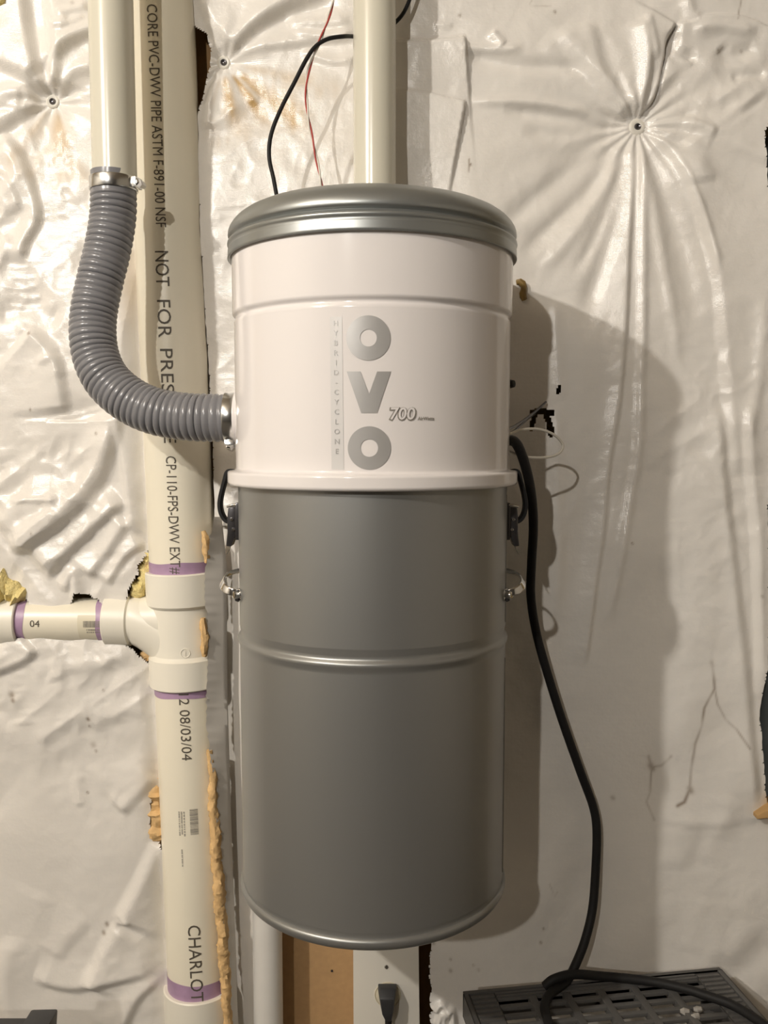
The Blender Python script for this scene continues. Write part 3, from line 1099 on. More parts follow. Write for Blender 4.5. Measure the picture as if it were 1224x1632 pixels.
def barcode(cu, cv, lu, lv, fn, par, n=22, seed=1):
    """bars across u; fn maps (u, v) to the pipe surface"""
    r = random.Random(seed)
    mb = MB()
    u = -lu / 2
    while u < lu / 2:
        wd = r.choice((0.5, 0.5, 1.0, 1.4)) * lu / 52
        vs = [fn(cu + u, cv - lv / 2), fn(cu + u + wd, cv - lv / 2), fn(cu + u + wd, cv), fn(cu + u, cv), fn(cu + u + wd, cv + lv / 2), fn(cu + u, cv + lv / 2)]
        mb.add(vs, [(0, 1, 2, 3), (3, 2, 4, 5)])
        u += wd + r.choice((0.5, 0.8, 1.2)) * lu / 52
    return mb.build('barcode', M['ink_grey'], par, smooth=False)


def speckprint(cu, cv, lu, lv, fn, par, rows=2, seed=2):
    r = random.Random(seed)
    mb = MB()
    for j in range(rows):
        u = -lu / 2
        v = cv + (j - (rows - 1) / 2) * lv / rows
        while u < lu / 2:
            wd = r.uniform(0.6, 1.4) * 0.0011
            hh = lv / rows * 0.28
            mb.add([fn(cu + u, v - hh), fn(cu + u + wd, v - hh), fn(cu + u + wd, v + hh), fn(cu + u, v + hh)], [(0, 1, 2, 3)])
            u += wd + r.choice((0.0005, 0.0005, 0.0014))
    return mb.build('small_print', M['ink_grey'], par, smooth=False)


def fn_branch(u, v):
    th = v / RB
    return (u, YP - (RB + 0.0005) * math.cos(th), ZB + (RB + 0.0005) * math.sin(th))


def fn_lower(u, v):
    """u runs down the pipe, v to the right"""
    return cyl_pt(v / RP, -u, RP + 0.0005)


xc_ = P(146, 995, YF).x
barcode(xc_, 0.0000, 0.032, 0.0085, fn_branch, branch, seed=4)
speckprint(xc_ + 0.001, -0.0095, 0.026, 0.007, fn_branch, branch, 2, 5)
zc = zp(1310, YF)
barcode(-zc, 0.0110, 0.034, 0.0105, fn_lower, lo, seed=8)
speckprint(-zc + 0.002, -0.0050, 0.032, 0.010, fn_lower, lo, 3, 9)
speckprint(-zp(1368, YF), -0.0065, 0.024, 0.003, fn_lower, lo, 1, 10)
bm = text_flat('04')
cut_strips(bm, 1, 0.2)
ua = P(40, 995, YF).x
bm_to_obj(bm, lambda u, v: fn_branch(ua + u * 0.0135, -0.0035 + v * 0.0125), 'printed_lettering', M['ink'], branch)
# clear label under the branch barcode
lb = MB()
for k in range(9):
    v = -0.022 + 0.034 * k / 8
    a = P(117, 995, YF).x
    b = P(170, 995, YF).x
    th = v / RB
    for x in (a, b):
        lb.v.append((x, YP - (RB + 0.0002) * math.cos(th), ZB + (RB + 0.0002) * math.sin(th)))
lb.f = [(2 * k, 2 * k + 1, 2 * k + 3, 2 * k + 2) for k in range(8)]
lb.build('clear_label', M['label'], branch)


# ================================================================== spray foam and glass wool
def lump(path, rad, seed, n=14, fx=1.0, amp=0.35, ref=(0, -1, 0)):
    r = random.Random(seed)
    path = resample(spline(path, 6), 0.004)
    mb = MB().tube(path, rad, n, ref=ref)
    ph = [r.uniform(0, 6.28) for _ in range(6)]
    out = []
    for i, p in enumerate(mb.v):
        c = path[min(i // n, len(path) - 1)]
        d = Vector(p) - c
        a = i % n / n * 6.283
        s = i // n * 0.004
        k = 1 + amp * (math.sin(s * 230 + ph[0] + a) * 0.5 + math.sin(s * 520 + 2 * a + ph[1]) * 0.35 + math.sin(s * 90 + ph[2] - a) * 0.5) + r.uniform(-0.16, 0.16)
        out.append(tuple(c + Vector((d.x * fx, d.y, d.z)) * k))
    mb.v = out
    return mb


def taper(r):
    return lambda i, f: r * (0.35 + 0.65 * math.sin(math.pi * min(max(f, 0.02), 0.98)) ** 0.5)


o = lump([P(334, 1195, -0.036), P(338, 1230, -0.036), P(341, 1300, -0.036), P(347, 1390, -0.036), P(354, 1480, -0.036), P(360, 1580, -0.036), P(368, 1690, -0.036)], taper(0.0085), 3, fx=0.9, amp=0.22).build('spray_foam', M['foam'])
tag(o, 'long orange brown foam bead right of the lower drain pipe', 'foam')
o = lump([P(324, 985, -0.040), P(326, 1020, -0.040), P(325, 1046, -0.040)], taper(0.0075), 6, fx=0.7).build('spray_foam', M['foam'])
tag(o, 'short orange foam lump right of the tee fitting', 'foam')
o = lump([P(324, 846, -0.036), P(328, 862, -0.036), P(330, 885, -0.036), P(328, 897, -0.036)], taper(0.0062), 8, fx=0.8).build('spray_foam', M['foam'])
tag(o, 'small tan foam lump right of the pipe above the upper purple ring', 'foam')
o = lump([P(252, 1236, 0.0), P(248, 1265, -0.002), P(248, 1300, -0.002), P(254, 1350, 0.0)], taper(0.0145), 9).build('spray_foam', M['foam'])
tag(o, 'yellow foam lump left of the lower drain pipe', 'foam')
o = lump([P(226, 1052, 0.0), P(236, 1044, 0.0), P(244, 1052, 0.0)], taper(0.008), 12).build('spray_foam', M['foam'])
tag(o, 'tiny foam lump in the corner under the tee branch', 'foam')


def tuft(pts, r, seed, label):
    o = lump(pts, taper(r), seed, n=18, amp=0.5).build('glass_wool_tuft', M['wool'])
    tag(o, label, 'insulation')


tuft([P(-30, 940, -0.006), P(10, 940, -0.006), P(28, 940, -0.006), P(46, 950, -0.004)], 0.019, 21, 'yellow glass wool tuft above the left coupling')
tuft([P(210, 945, 0.0), P(222, 940, 0.0), P(232, 915, 0.0), P(238, 880, 0.0)], 0.013, 22, 'yellow glass wool tuft in the corner above the tee branch')
tuft([P(-30, 10, -0.018), P(-8, 2, -0.02), P(4, -12, -0.02)], 0.014, 23, 'yellow glass wool tuft in the top left corner')
tuft([P(694, 1630, -0.006), P(708, 1632, -0.010), P(716, 1650, -0.008)], 0.007, 24, 'yellow glass wool tuft beside the shelf left of its back corner')

# ================================================================== vacuum tubes and hose
YV = -0.11
RV = 0.0254
XV = P(181, 200, YV).x
t = thing('vacuum_pipe', 'glossy pale vacuum tube coming down to the grey hose', 'pipe', (XV, YV, Z(300, YV)))
MB().lathe([(RV - 0.002, Z(305, YV)), (RV, Z(305, YV)), (RV, 2.85), (RV - 0.002, 2.85)], (XV, YV, 0), n=64).build('tube_wall', M['vac'], t)

YE = -0.07
XE = P(597, 150, YE).x
CAN_TOP = Z(290, -0.185 - 0.12)
t = thing('exhaust_pipe', 'pale vacuum tube rising from behind the canister lid', 'pipe', (XE, YE, CAN_TOP))
MB().lathe([(RV - 0.002, CAN_TOP - 0.004), (RV + 0.0003, CAN_TOP - 0.004), (RV + 0.0003, 2.85), (RV - 0.002, 2.85)], (XE, YE, 0), n=64).build('tube_wall', M['vac'], t)

# canister numbers needed by the hose
YC = -0.185
XC = P(594, 650, YC).x
R_LID, R_BODY, R_BODY2, R_LIP, R_BKT = 0.1567, 0.1530, 0.1512, 0.1605, 0.1492

cl = [(181, 276, YV), (181, 300, YV), (180, 345, YV - 0.002), (172, 395, YV - 0.008), (160, 445, YV - 0.015), (150, 495, -0.132), (148, 535, -0.139), (154, 572, -0.146), (171, 606, -0.155),
      (203, 635, -0.165), (245, 655, -0.174), (295, 664, -0.181), (340, 666, YC), (362, 666, YC), (374, 666, YC)]
path = resample(spline([P(*p) for p in cl], 10), 0.00085)
PITCH_H = 0.0075
hose = thing('flexible_hose', 'grey corrugated flexible hose curving from vacuum tube into canister side', 'hose', path[-1])
total = 0.00085 * (len(path) - 1)


def hrad(i, f):
    s = f * total
    if s < 0.027 or s > total - 0.014:
        return 0.0262
    u = (s / PITCH_H) % 1.0
    return 0.0236 + 0.0032 * abs(math.sin(math.pi * u)) ** 0.4


MB().tube(path, hrad, 40).build('corrugated_tube', M['hose'], hose, angle=60)


def clamp(c, axis, r, wd, bolt_dir, par):
    a = Vector(axis).normalized()
    b = Vector(bolt_dir).normalized()
    band = MB().lathe([(r, -wd / 2), (r + 0.0009, -wd / 2), (r + 0.0014, -wd * 0.42), (r + 0.0010, 0), (r + 0.0014, wd * 0.42), (r + 0.0009, wd / 2), (r, wd / 2)], c, a, 56)
    bo = band.build('hose_clamp', M['steel'], par)
    p = Vector(c) + b * (r + 0.0055)
    side = a.cross(b).normalized()
    hx = MB().lathe([(0.0, 0.0065), (0.0028, 0.0065), (0.0046, 0.0058), (0.0048, 0.0), (0.0052, -0.0006), (0.0040, -0.012), (0.0, -0.012)], p, -side if side.y > 0 else side, 6)
    hx.build('clamp_screw', M['chrome'], bo, smooth=False)
    hs = MB()
    q = Vector(c) + b * (r + 0.003)
    ax = [a * (wd * 0.42), b * 0.0035, side * 0.008]
    vs = [q + ax[0] * i + ax[1] * j + ax[2] * k for i in (-1, 1) for j in (-1, 1) for k in (-1, 1)]
    hs.add(vs, [(0, 1, 3, 2), (4, 6, 7, 5), (0, 4, 5, 1), (2, 3, 7, 6), (0, 2, 6, 4), (1, 5, 7, 3)])
    hs.build('clamp_housing', M['steel'], bo, bevel=0.001)


clamp(P(181, 295, YV), (0, 0, 1), 0.0266, 0.0145, (1, -0.25, 0), hose)
clamp(P(368, 666, YC), (1, 0, 0), 0.0266, 0.0120, (0, -0.25, -1), hose)

# ================================================================== the canister
can = thing('central_vacuum', 'white and grey wall mounted central vacuum canister in the middle', 'vacuum', (XC, YC, Z(1512, YC - R_BKT)))


def zl(py, r):
    return Z(py, YC - r)


def prof_px(rows):
    out = []
    for i, (r, py) in enumerate(rows):
        if i and abs(py - rows[i - 1][1]) > 8:         # holding loops at both ends of a long straight stretch
            r0, p0 = rows[i - 1]
            for f in (1.0 / abs(py - p0), 1 - 1.0 / abs(py - p0)):
                out.append((r0 + (r - r0) * f, p0 + (py - p0) * f))
        out.append((r, py))
    return [(r, zl(py, max(r, 0.12))) for r, py in out]


N = 144
lid_rows = [(0.148, 360), (R_LID - 0.0015, 366.5), (R_LID - 0.0002, 366.5), (R_LID + 0.0006, 365), (R_LID + 0.0004, 361), (R_LID, 349), (R_LID - 0.0010, 345.5), (R_LID - 0.0002, 342.5), (R_LID + 0.0008, 339), (R_LID + 0.0004, 336),
            (R_LID - 0.0022, 333.5), (R_LID - 0.0034, 331.5), (R_LID - 0.0026, 329), (R_LID - 0.0008, 327), (R_LID, 323), (R_LID - 0.0003, 317), (R_LID - 0.0016, 311), (R_LID - 0.0042, 305), (R_LID - 0.0085, 299), (R_LID - 0.0145, 294.5), (R_LID - 0.022, 292),
            (R_LID - 0.040, 290), (0.06, 288), (0.0, 287)]
MB().lathe(prof_px(lid_rows), (XC, YC, 0), n=N).build('lid', M['silver'], can, angle=60)
body_rows = [(0.10, 340), (R_BODY, 340), (R_BODY, 468), (R_BODY - 0.0003, 471), (R_BODY - 0.0016, 474), (R_BODY - 0.0030, 477), (R_BODY - 0.0034, 479.5), (R_BODY - 0.0028, 482), (R_BODY2 + 0.0002, 486), (R_BODY2, 490), (R_BODY2, 752),
             (R_BODY2 + 0.0015, 756), (R_LIP - 0.002, 757.5), (R_LIP - 0.0005, 759), (R_LIP, 762), (R_LIP, 778), (R_LIP - 0.0006, 781), (R_LIP - 0.0025, 783.5), (R_BKT + 0.0005, 784), (R_BKT - 0.003, 776)]
body = MB().lathe(prof_px(body_rows), (XC, YC, 0), n=N).build('motor_housing', M['gloss'], can, angle=60)
bk_rows = [(0.10, 778), (R_BKT, 778), (R_BKT, 800), (R_BKT, 1036), (R_BKT - 0.0010, 1046), (R_BKT - 0.0016, 1051), (R_BKT - 0.0006, 1055), (R_BKT + 0.0018, 1058.5), (R_BKT + 0.0024, 1062), (R_BKT + 0.0020, 1066), (R_BKT + 0.0003, 1071), (R_BKT, 1076),
           (R_BKT, 1488), (R_BKT - 0.0008, 1494), (R_BKT - 0.0004, 1497), (R_BKT + 0.0018, 1500), (R_BKT + 0.0028, 1505), (R_BKT + 0.0026, 1510), (R_BKT + 0.0008, 1514), (R_BKT - 0.002, 1515), (R_BKT - 0.006, 1512), (0.06, 1506), (0.0, 1506)]
bucket = MB().lathe(prof_px(bk_rows), (XC, YC, 0), n=N).build('dust_bucket', M['silver_dark'], can, angle=60)


def can_pt(theta, z, r):
    return (XC + r * math.sin(theta), YC - r * math.cos(theta), z)


# rolled seam down the right of the bucket
sm = MB()
za, zb_ = zl(1095, R_BKT), zl(1480, R_BKT)
for zs0, zs1 in ((zl(800, R_BKT), zl(1030, R_BKT)), (za, zb_)):
    vs = []
    for z in (zs0, zs1):
        for dth, off in ((-0.008, 0), (-0.005, 0.0009), (0.005, 0.0009), (0.008, 0)):
            vs.append(can_pt(math.radians(77) + dth, z, R_BKT + off))
    sm.add(vs, [(0, 1, 5, 4), (1, 2, 6, 5), (2, 3, 7, 6)])
sm.build('rolled_seam', M['silver_dark'], bucket)

# hose inlet collar
p = P(374, 666, YC)
xi = XC - R_BODY2
MB().lathe([(0.022, xi - 0.012), (0.0256, xi - 0.012), (0.0256, xi - 0.003), (0.029, xi - 0.001), (0.029, xi + 0.012)], (0, YC, p.z), (1, 0, 0), 48).build('inlet_collar', M['gloss'], can)

# wall bracket behind
MB().box((XC - 0.06, YC + 0.135, zl(560, 0.15)), (XC + 0.06, -0.004, zl(400, 0.15))).build('wall_bracket', M['iron'], can, bevel=0.003)


# --- lettering on the housing
def hit(px, py, r):
    """where the pixel's sight line meets the housing: angle and height"""
    d = ray(px, py)
    ox, oy = EYE.x - XC, EYE.y - YC
    A = d.x * d.x + d.y * d.y
    B = 2 * (ox * d.x + oy * d.y)
    C = ox * ox + oy * oy - r * r
    s = (-B - math.sqrt(B * B - 4 * A * C)) / (2 * A)
    q = EYE + d * s
    return math.atan2(q.x - XC, -(q.y - YC)), q.z


RL = R_BODY2 + 0.0005


def can_map(px, py, r=RL):
    th, z = hit(px, py, r)
    return can_pt(th, z, r)


def ring_letter(cx, cy, ro, ri):
    n = 64
    mb = MB()
    vs = []
    th0, z0 = hit(cx, cy, RL)
    k = (hit(cx + 10, cy, RL)[0] - hit(cx - 10, cy, RL)[0]) * RL / 20
    for q in range(5):
        rr = (ri + (ro - ri) * q / 4) * k
        for i in range(n):
            a = 2 * math.pi * i / n
            vs.append(can_pt(th0 + rr * math.cos(a) / RL, z0 + rr * math.sin(a), RL))
    fs = [(q * n + i, q * n + (i + 1) % n, (q + 1) * n + (i + 1) % n, (q + 1) * n + i) for q in range(4) for i in range(n)]
    mb.add(vs, fs)
    return mb.build('logo_letter', M['logo'], body)


ring_letter(587, 538.5, 35.5, 13.5)
ring_letter(588.5, 714, 34.5, 14)
bm = bmesh.new()
vv = [bm.verts.new((x, y, 0)) for x, y in ((552.5, 592), (574.5, 592), (588, 628), (601, 592), (623, 592), (601, 658), (575.5, 658))]
for f in ((0, 1, 2, 6), (2, 3, 4, 5), (2, 5, 6)):
    bm.faces.new([vv[i] for i in f])
cut_strips(bm, 0, 6)
bm_to_obj(bm, lambda u, v: can_map(u, v), 'logo_letter', M['logo'], body)
# pearl strip
st = MB()
for i in range(6):
    for py, dx in ((505, 0), (748, 3)):
        st.v.append(can_map(525.5 + dx + i * 19.5 / 5, py, R_BODY2 + 0.0003))
st.f = [(2 * i, 2 * i + 1, 2 * i + 3, 2 * i + 2) for i in range(5)]
strip = st.build('logo_strip', M['strip'], body)
for i, ch in enumerate('HYBRID-CYCLONE'):
    bm = text_flat(ch, 0.012)
    us = [v.co.x for v in bm.verts]
    um = (min(us) + max(us)) / 2
    cy = 519 + 15.7 * i
    cx = 535 + 2.4 * i / 13
    bm_to_obj(bm, lambda u, v: can_map(cx + (u - um) * 11.5, cy - v * 11.5, R_BODY2 + 0.0007), 'logo_lettering', M['logo'], strip)


def can_text(s, x0, x1, ybase, capk, bold, m, r, name, shear=0.0):
    bm = text_flat(s, bold)
    cut_strips(bm, 0, 0.3)
    us = [v.co.x for v in bm.verts]
    u0, u1 = min(us), max(us)

    def fn(u, v):
        return can_map(x0 + (x1 - x0) * (u - u0) / (u1 - u0) + shear * v * capk, ybase - v * capk, r)
    return bm_to_obj(bm, fn, name, M[m], body)


can_text('700', 618.5, 662.5, 669.0, 27.0, 0.058, 'ink_grey', R_BODY2 + 0.0005, 'model_number_outline', 0.13)
can_text('700', 621.0, 660.5, 668.2, 27.0, 0.014, 'gloss', R_BODY2 + 0.0009, 'model_number', 0.13)
can_text('AirWatts', 665.5, 692, 669.5, 7.5, 0.03, 'ink_grey', R_BODY2 + 0.0005, 'rating_lettering', 0.1)


# --- latches
def latch(sgn):
    def S(x, py, y):
        """x in metres outwards from the axis"""
        return (XC + sgn * x, y, Z(py, YC))
    yl = YC - 0.004
    hd = MB().box((min(XC + sgn * (R_BKT - 0.002), XC + sgn * (R_BKT + 0.0030)), yl - 0.014, Z(858, YC)), (max(XC + sgn * (R_BKT - 0.002), XC + sgn * (R_BKT + 0.0030)), yl + 0.014, Z(800, YC)))
    base = hd.build('latch', M['dark_metal'], can, bevel=0.001)
    # wire strap hooked over the lip
    pts = spline([S(R_BODY2 + 0.0005, 753, yl), S(R_LIP - 0.003, 750.5, yl), S(R_LIP + 0.0015, 752.5, yl), S(R_LIP + 0.0045, 766, yl), S(R_LIP + 0.0090, 790, yl), S(R_LIP + 0.0102, 806, yl), S(R_LIP + 0.0080, 820, yl), S(R_LIP + 0.0030, 829, yl), S(R_BKT + 0.005, 833, yl)], 6)
    MB().tube(pts, 0.003, 12, flat=(0.0024, 0.0085), ref=(0, -1, 0)).build('strap', M['rubber'], base)
    lv = MB()
    out = [S(R_BKT + 0.0025, 806, 0), S(R_BKT + 0.0110, 808, 0), S(R_BKT + 0.0125, 826, 0), S(R_BKT + 0.0122, 845, 0), S(R_BKT + 0.0140, 868, 0), S(R_BKT + 0.0085, 869, 0), S(R_BKT + 0.0030, 850, 0), S(R_BKT + 0.0022, 830, 0)]
    lv.prism([(x, yl - 0.010, z) for x, y, z in out], (0, 0.020, 0))
    lv.build('lever', M['dark_metal'], base, bevel=0.0010)
    pv = MB()
    for ox, py in ((0.0070, 826), (0.0055, 842)):
        c = Vector(S(R_BKT + ox, py, yl - 0.0098))
        pv.lathe([(0.0, 0.0022), (0.0018, 0.0018), (0.0024, 0.0), (0.0024, -0.001)], c, (0, -1, 0), 14)
    pv.build('rivet', M['chrome'], base)
    pin = MB().tube([S(R_BKT + 0.0012, 803, yl - 0.013), S(R_BKT + 0.0060, 803.5, yl - 0.013), S(R_BKT + 0.0120, 806, yl - 0.011)], 0.0014, 10)
    pin.build('latch_wire', M['chrome'], base)
    MB().tube([S(R_BKT + 0.0095, 867, yl - 0.006), S(R_BKT + 0.0105, 872, yl - 0.006), S(R_BKT + 0.0140, 881, yl - 0.006)], 0.0007, 8).build('spring_end', M['steel'], base)


latch(-1)
latch(+1)


# --- chrome grips on the bucket
def grip(sgn):
    yg = YC - 0.030
    xs = math.sqrt(max(0, R_BKT ** 2 - (yg - YC) ** 2))

    def S(o, py, y):
        return (XC + sgn * (xs + o), y, Z(py, YC))
    pts = spline([S(-0.002, 938, yg - 0.010), S(0.004, 934, yg - 0.012), S(0.012, 931, yg - 0.010), S(0.0185, 925, yg - 0.002), S(0.0200, 919, yg + 0.012), S(0.0165, 914, yg + 0.026), S(0.008, 911, yg + 0.034), S(-0.004, 910, yg + 0.036)], 7)
    b = MB().tube(pts, 0.003, 14, flat=(0.0011, 0.0042), ref=(0, 0, 1)).build('grip', M['chrome'], bucket)
    m = MB().lathe([(0.0, 0.006), (0.0035, 0.0055), (0.0048, 0.003), (0.0048, 0.0), (0.007, -0.0005), (0.007, -0.002)], S(0.0005, 938, yg - 0.010), (sgn * 0.75, -0.66, 0), 20)
    m.build('grip_rivet', M['chrome'], b)
    MB().prism([S(-0.001, 930, yg - 0.013), S(0.0035, 932, yg - 0.013), S(0.0030, 947, yg - 0.013), S(-0.001, 949, yg - 0.013)], (0, 0.008, 0)).build('grip_mount', M['dark_metal'], b, bevel=0.0008)


grip(-1)
grip(+1)

# ================================================================== wires and cords
YW = -0.085
pts = spline([P(441, 312, YW - 0.045), P(436, 285, YW - 0.045), P(429, 250, YW - 0.04), P(432, 215, YW - 0.036), P(447, 175, YW - 0.032), P(470, 130, YW - 0.028), P(488, 95, YW - 0.024), P(503, 74, YW - 0.020), P(523, 62, YW - 0.014), P(548, 58, YW - 0.004), P(562, 58, YW + 0.025), P(575, 58, YW + 0.047), P(600, 56, YW + 0.052), P(640, 25, YW + 0.050), P(664, -30, YW + 0.050)], 8)
o = MB().tube(pts, 0.0024, 12).build('black_wire', M['rubber'])
tag(o, 'thin black wire arching from canister lid behind the exhaust pipe', 'wire')
t = thing('speaker_wire', 'twisted red and white wire pair dropping to canister lid', 'wire', P(514, 300, YW - 0.02))
cl = [P(514, 306, YW - 0.035), P(510, 280, YW - 0.035), P(500, 232, YW - 0.032), P(491, 185, YW - 0.028), P(488, 140, YW - 0.024), P(494, 105, YW - 0.020), P(508, 70, YW - 0.016), P(523, 30, YW - 0.012), P(535, -15, YW - 0.010), P(545, -80, YW - 0.010)]
c = resample(spline(cl, 8), 0.004)
for nm, ph, m in (('red_strand', 0.0, 'red'), ('white_strand', math.pi, 'white_wire')):
    q = [p + Vector((math.cos(i * 0.35 + ph), math.sin(i * 0.35 + ph), 0)) * 0.0011 for i, p in enumerate(c)]
    MB().tube(q, 0.0011, 8).build(nm, M[m], t)

# control wire loop at the right of the housing
pts = spline([P(812, 692, YC + 0.02), P(830, 685, YC + 0.03), P(858, 684, YC + 0.045), P(883, 693, YC + 0.055), P(897, 709, YC + 0.06), P(890, 723, YC + 0.055), P(870, 729, YC + 0.045), P(845, 729, YC + 0.03), P(826, 725, YC + 0.02), P(810, 718, YC + 0.01)], 8)
o = MB().tube(pts, 0.0016, 10).build('control_wire', M['white_wire'])
tag(o, 'thin white wire loop sticking out right of the white housing', 'wire')
t = thing('loose_wires', 'pair of short dark wires leading from housing to the torn hole', 'wire', P(815, 686, YC + 0.03))
MB().tube(spline([P(808, 684, YC + 0.02), P(822, 678, YC + 0.06), P(848, 660, YC + 0.12), P(870, 641, YC + 0.160)], 6), 0.0016, 10).build('strand', M['dark_metal'], t)
MB().tube(spline([P(808, 696, YC + 0.02), P(822, 685, YC + 0.06), P(840, 668, YC + 0.12), P(856, 656, YC + 0.172)], 6), 0.0016, 10).build('strand', M['dark_metal'], t)
o = lump([P(824, 449, -0.020), P(829, 448, -0.022), P(835, 456, -0.022), P(833, 468, -0.020), P(836, 478, -0.018)], lambda i, f: 0.0040, 31, n=10, amp=0.25).build('glue_drip', M['brown'])
tag(o, 'small brown dried glue drip on sheet right of the housing top', 'glue')
MB().lathe([(0.0, 0.006), (0.004, 0.005), (0.005, 0.0)], P(813, 612, YC + 0.02), (0.8, -0.6, 0), 14).build('side_button', M['rubber'], body)

# shelf first (the cord lies on it)
ROT = math.radians(8.5)
ZS = Z(1541, -0.045)
cR = P(1146, 1541, -0.045)
ex = Vector((-math.cos(ROT), -math.sin(ROT), 0))       # along the back edge to the left
ey = Vector((math.sin(ROT), -math.cos(ROT), 0))        # towards the room
SW, SD, ST_ = 0.352, 0.42, 0.034
shelf = thing('plastic_shelf', 'black slotted plastic shelf unit at lower right with cord on it', 'shelf', (cR + ex * SW / 2 + ey * SD / 2).to_tuple()[:2] + (0,))


def sp_(u, v, z=0.0):
    q = cR + ex * u + ey * v
    return Vector((q.x, q.y, ZS + z))


def sbox(mb, u0, u1, v0, v1, z0, z1):
    vs = [sp_(u, v, z) for z in (z0, z1) for v in (v0, v1) for u in (u0, u1)]
    mb.add(vs, [(0, 2, 3, 1), (4, 5, 7, 6), (0, 1, 5, 4), (2, 6, 7, 3), (0, 4, 6, 2), (1, 3, 7, 5)])


rim = MB()
BR, BB = 0.040, 0.020
sbox(rim, 0, SW, 0, 0.006, -ST_, 0.0)
sbox(rim, 0, SW, SD - 0.006, SD, -ST_, 0.0)
sbox(rim, 0, 0.006, 0.006, SD - 0.006, -ST_, 0.0)
sbox(rim, SW - 0.006, SW, 0.006, SD - 0.006, -ST_, 0.0)
sbox(rim, 0.006, BR, 0.006, SD - 0.006, -0.006, -0.0022)
sbox(rim, SW - BR, SW - 0.006, 0.006, SD - 0.006, -0.006, -0.0022)
sbox(rim, BR, SW - BR, 0.006, BB, -0.006, -0.0022)
sbox(rim, BR, SW - BR, SD - BB, SD - 0.006, -0.006, -0.0022)
rim.build('rim', M['shelf'], shelf, bevel=0.0008)
v = 0.012
while v < SD - 0.010:                          # ribs of the two borders
    for u0, u1 in ((0.008, BR - 0.002), (SW - BR + 0.002, SW - 0.008)):
        m_ = MB()
        sbox(m_, u0, u1, v, v + 0.0045, -0.0022, -0.0003)
        m_.build('rib', M['shelf'], shelf, smooth=False)
    v += 0.0090
for v in (0.0085, 0.0145):
    m_ = MB()
    sbox(m_, BR, SW - BR, v, v + 0.003, -0.0022, -0.0003)
    m_.build('rib', M['shelf'], shelf, smooth=False)
NCOL = 6
cw = (SW - 2 * BR) / NCOL
for k in range(1, NCOL):
    m_ = MB()
    sbox(m_, BR + k * cw - 0.005, BR + k * cw + 0.005, BB, SD - BB, -0.012, -0.001)
    m_.build('crossbar', M['shelf'], shelf, bevel=0.0006)
v = BB + 0.011
while v < SD - BB - 0.006:
    m_ = MB()
    sbox(m_, BR, SW - BR, v, v + 0.0065, -0.0065, -0.0016)
    m_.build('slat', M['shelf'], shelf, bevel=0.0006)
    v += 0.0180
for u in (0.02, SW - 0.02):
    for vv_ in (0.03, SD - 0.03):
        c = sp_(u, vv_)
        MB().lathe([(0.0, ZS - ST_ + 0.004), (0.019, ZS - ST_ + 0.004), (0.021, ZS - 0.10), (0.0185, ZS - 0.12), (0.0185, 0.02), (0.022, 0.0), (0, 0)], (c.x, c.y, 0), n=28).build('post', M['shelf'], shelf)
lower = MB()
sbox(lower, 0, SW, 0, SD, -0.46, -0.43)
lower.build('lower_shelf', M['shelf'], shelf, bevel=0.002)
# lint caught in the slots
for k, (x, y) in enumerate(((1091, 1612), (1108, 1620), (1112, 1608))):
    c = P(x, y, -0.15)
    q = EYE + (c - EYE) * ((EYE.z - (ZS - 0.003)) / (EYE.z - c.z))
    o = lump([q + Vector((-0.005, 0, 0)), q + Vector((0.001, -0.002, 0.001)), q + Vector((0.006, 0.001, 0))], taper(0.0042), 40 + k, n=10).build('lint_clump', M['lint'])
    tag(o, ('leftmost', 'rightmost and lowest', 'uppermost')[k] + ' of the three small pale lint clumps on the black shelf', 'lint', 'lint clumps on the black shelf')


def on_shelf(px, py, lift):
    d = ray(px, py)
    q = EYE + d * ((ZS + lift - EYE.z) / d.z)
    return q


RC = 0.0058
cord = spline([P(800, 706, YC - 0.01), P(815, 702, YC - 0.005), P(826, 712, YC + 0.005), P(838, 745, YC + 0.03), P(847, 790, YC + 0.06), P(850, 840, YC + 0.09), P(847, 900, YC + 0.12), P(846, 950, YC + 0.13), P(854, 1005, YC + 0.14), P(870, 1065, YC + 0.145), P(895, 1145, YC + 0.150), P(925, 1230, YC + 0.152),
               P(945, 1285, YC + 0.155), P(951, 1325, YC + 0.152), P(949, 1390, YC + 0.148), P(944, 1450, YC + 0.14), P(932, 1500, YC + 0.125), P(917, 1538, YC + 0.11), on_shelf(905, 1561, RC + 0.002), on_shelf(893, 1572, RC), on_shelf(876, 1585, RC), on_shelf(868, 1604, RC), on_shelf(874, 1630, RC), on_shelf(886, 1670, RC)], 8)
MB().tube(cord, RC, 14).build('power_cord', M['rubber'], can)
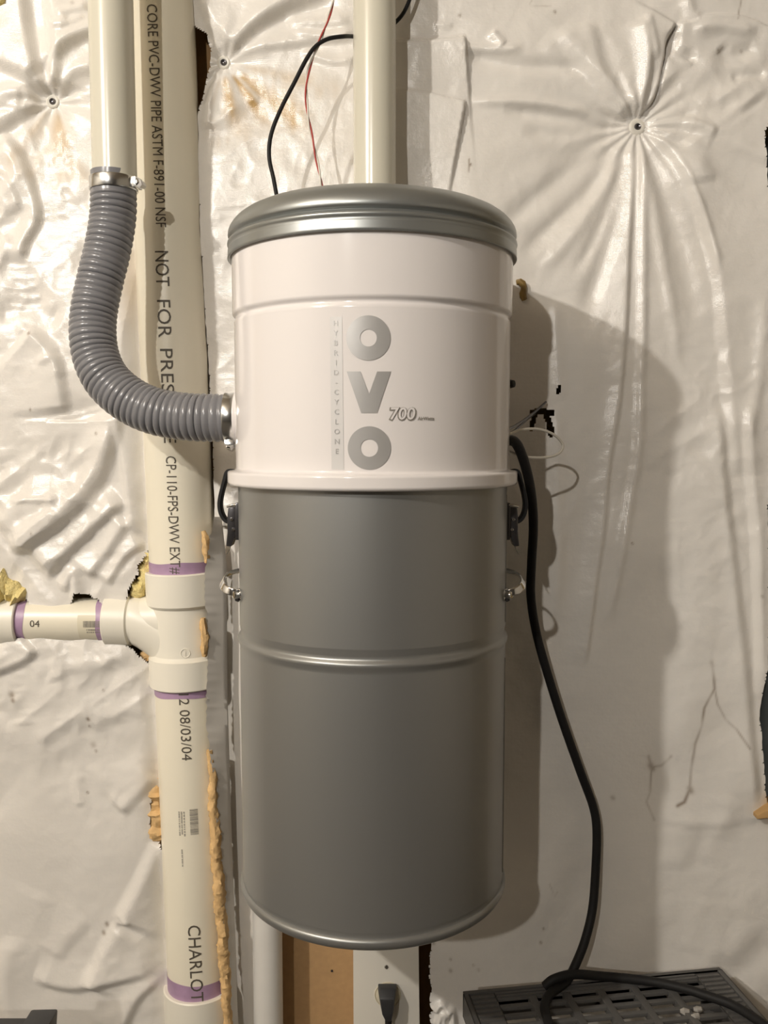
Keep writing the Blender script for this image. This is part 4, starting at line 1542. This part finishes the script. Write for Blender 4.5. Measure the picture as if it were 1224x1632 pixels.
c2 = spline([on_shelf(868, 1572, RC), on_shelf(884, 1560, RC + 0.0105), on_shelf(915, 1553, RC + 0.0125), on_shelf(960, 1556, RC + 0.003), on_shelf(1030, 1563, RC), on_shelf(1085, 1574, RC), on_shelf(1130, 1588, RC), on_shelf(1170, 1603, RC), on_shelf(1215, 1632, RC), on_shelf(1250, 1665, RC)], 8)
o = MB().tube(c2, RC, 14).build('extension_cord', M['rubber'])
tag(o, 'black cord lying across the slotted black shelf', 'cord')

# black shelf post and rim in the lower left corner
yq = -0.16
z_top = Z(1607, yq)
t = thing('black_stand', 'black plastic stand top showing in the lower left corner', 'stand', (P(0, 1640, yq).x, yq - 0.05, 0))
a, b, c, d = P(50, 1608, yq), P(93, 1607, yq), P(88, 1690, yq), P(40, 1690, yq)
MB().quadprism(a, b, c, d, (0, -0.030, 0)).build('post_cap', M['black'], t, bevel=0.003)
e = P(-220, 1625, yq - 0.09)
f_ = P(44, 1625, yq - 0.03)
zr = Z(1621, yq + 0.02)
MB().box((e.x, yq - 0.20, zr - 0.03), (f_.x, yq + 0.02, zr)).build('top_panel', M['black'], t, bevel=0.004)
for x in (e.x + 0.03, P(66, 1650, yq - 0.015).x):
    MB().box((x - 0.016, yq - 0.031, 0), (x + 0.016, yq - 0.001, P(66, 1685, yq).z)).build('leg', M['black'], t, bevel=0.003)

# dark pipe and wood block beyond the right edge of the sheet
xk = P(1246, 600, 0.03).x
t = thing('iron_pipe', 'dark grey pipe showing beyond the right edge of the sheet', 'pipe', (xk, 0.03, 0))
zc0, zc1 = Z(204, 0.0), Z(345, 0.0)
MB().lathe([(0, 2.85), (0.026, 2.85), (0.026, 0), (0, 0)], (xk, 0.03, 0), n=40).build('pipe_wall', M['iron'], t)
MB().lathe([(0.026, zc0 + 0.003), (0.031, zc0), (0.0325, zc0 - 0.004), (0.0325, zc0 - 0.02), (0.030, zc0 - 0.023), (0.030, zc1), (0.026, zc1 - 0.004)], (xk, 0.03, 0), n=40).build('pipe_coupling', M['iron'], t)
a = P(1206, 1304, -0.012)
o = MB().quadprism(P(1207, 1300, -0.03), P(1240, 1282, -0.03), P(1240, 1302, -0.03), P(1207, 1306, -0.03), (0, 0.03, 0)).build('wood_block', M['wood'], bevel=0.001)
tag(o, 'small raw wood block at the right edge of the sheet', 'wood')
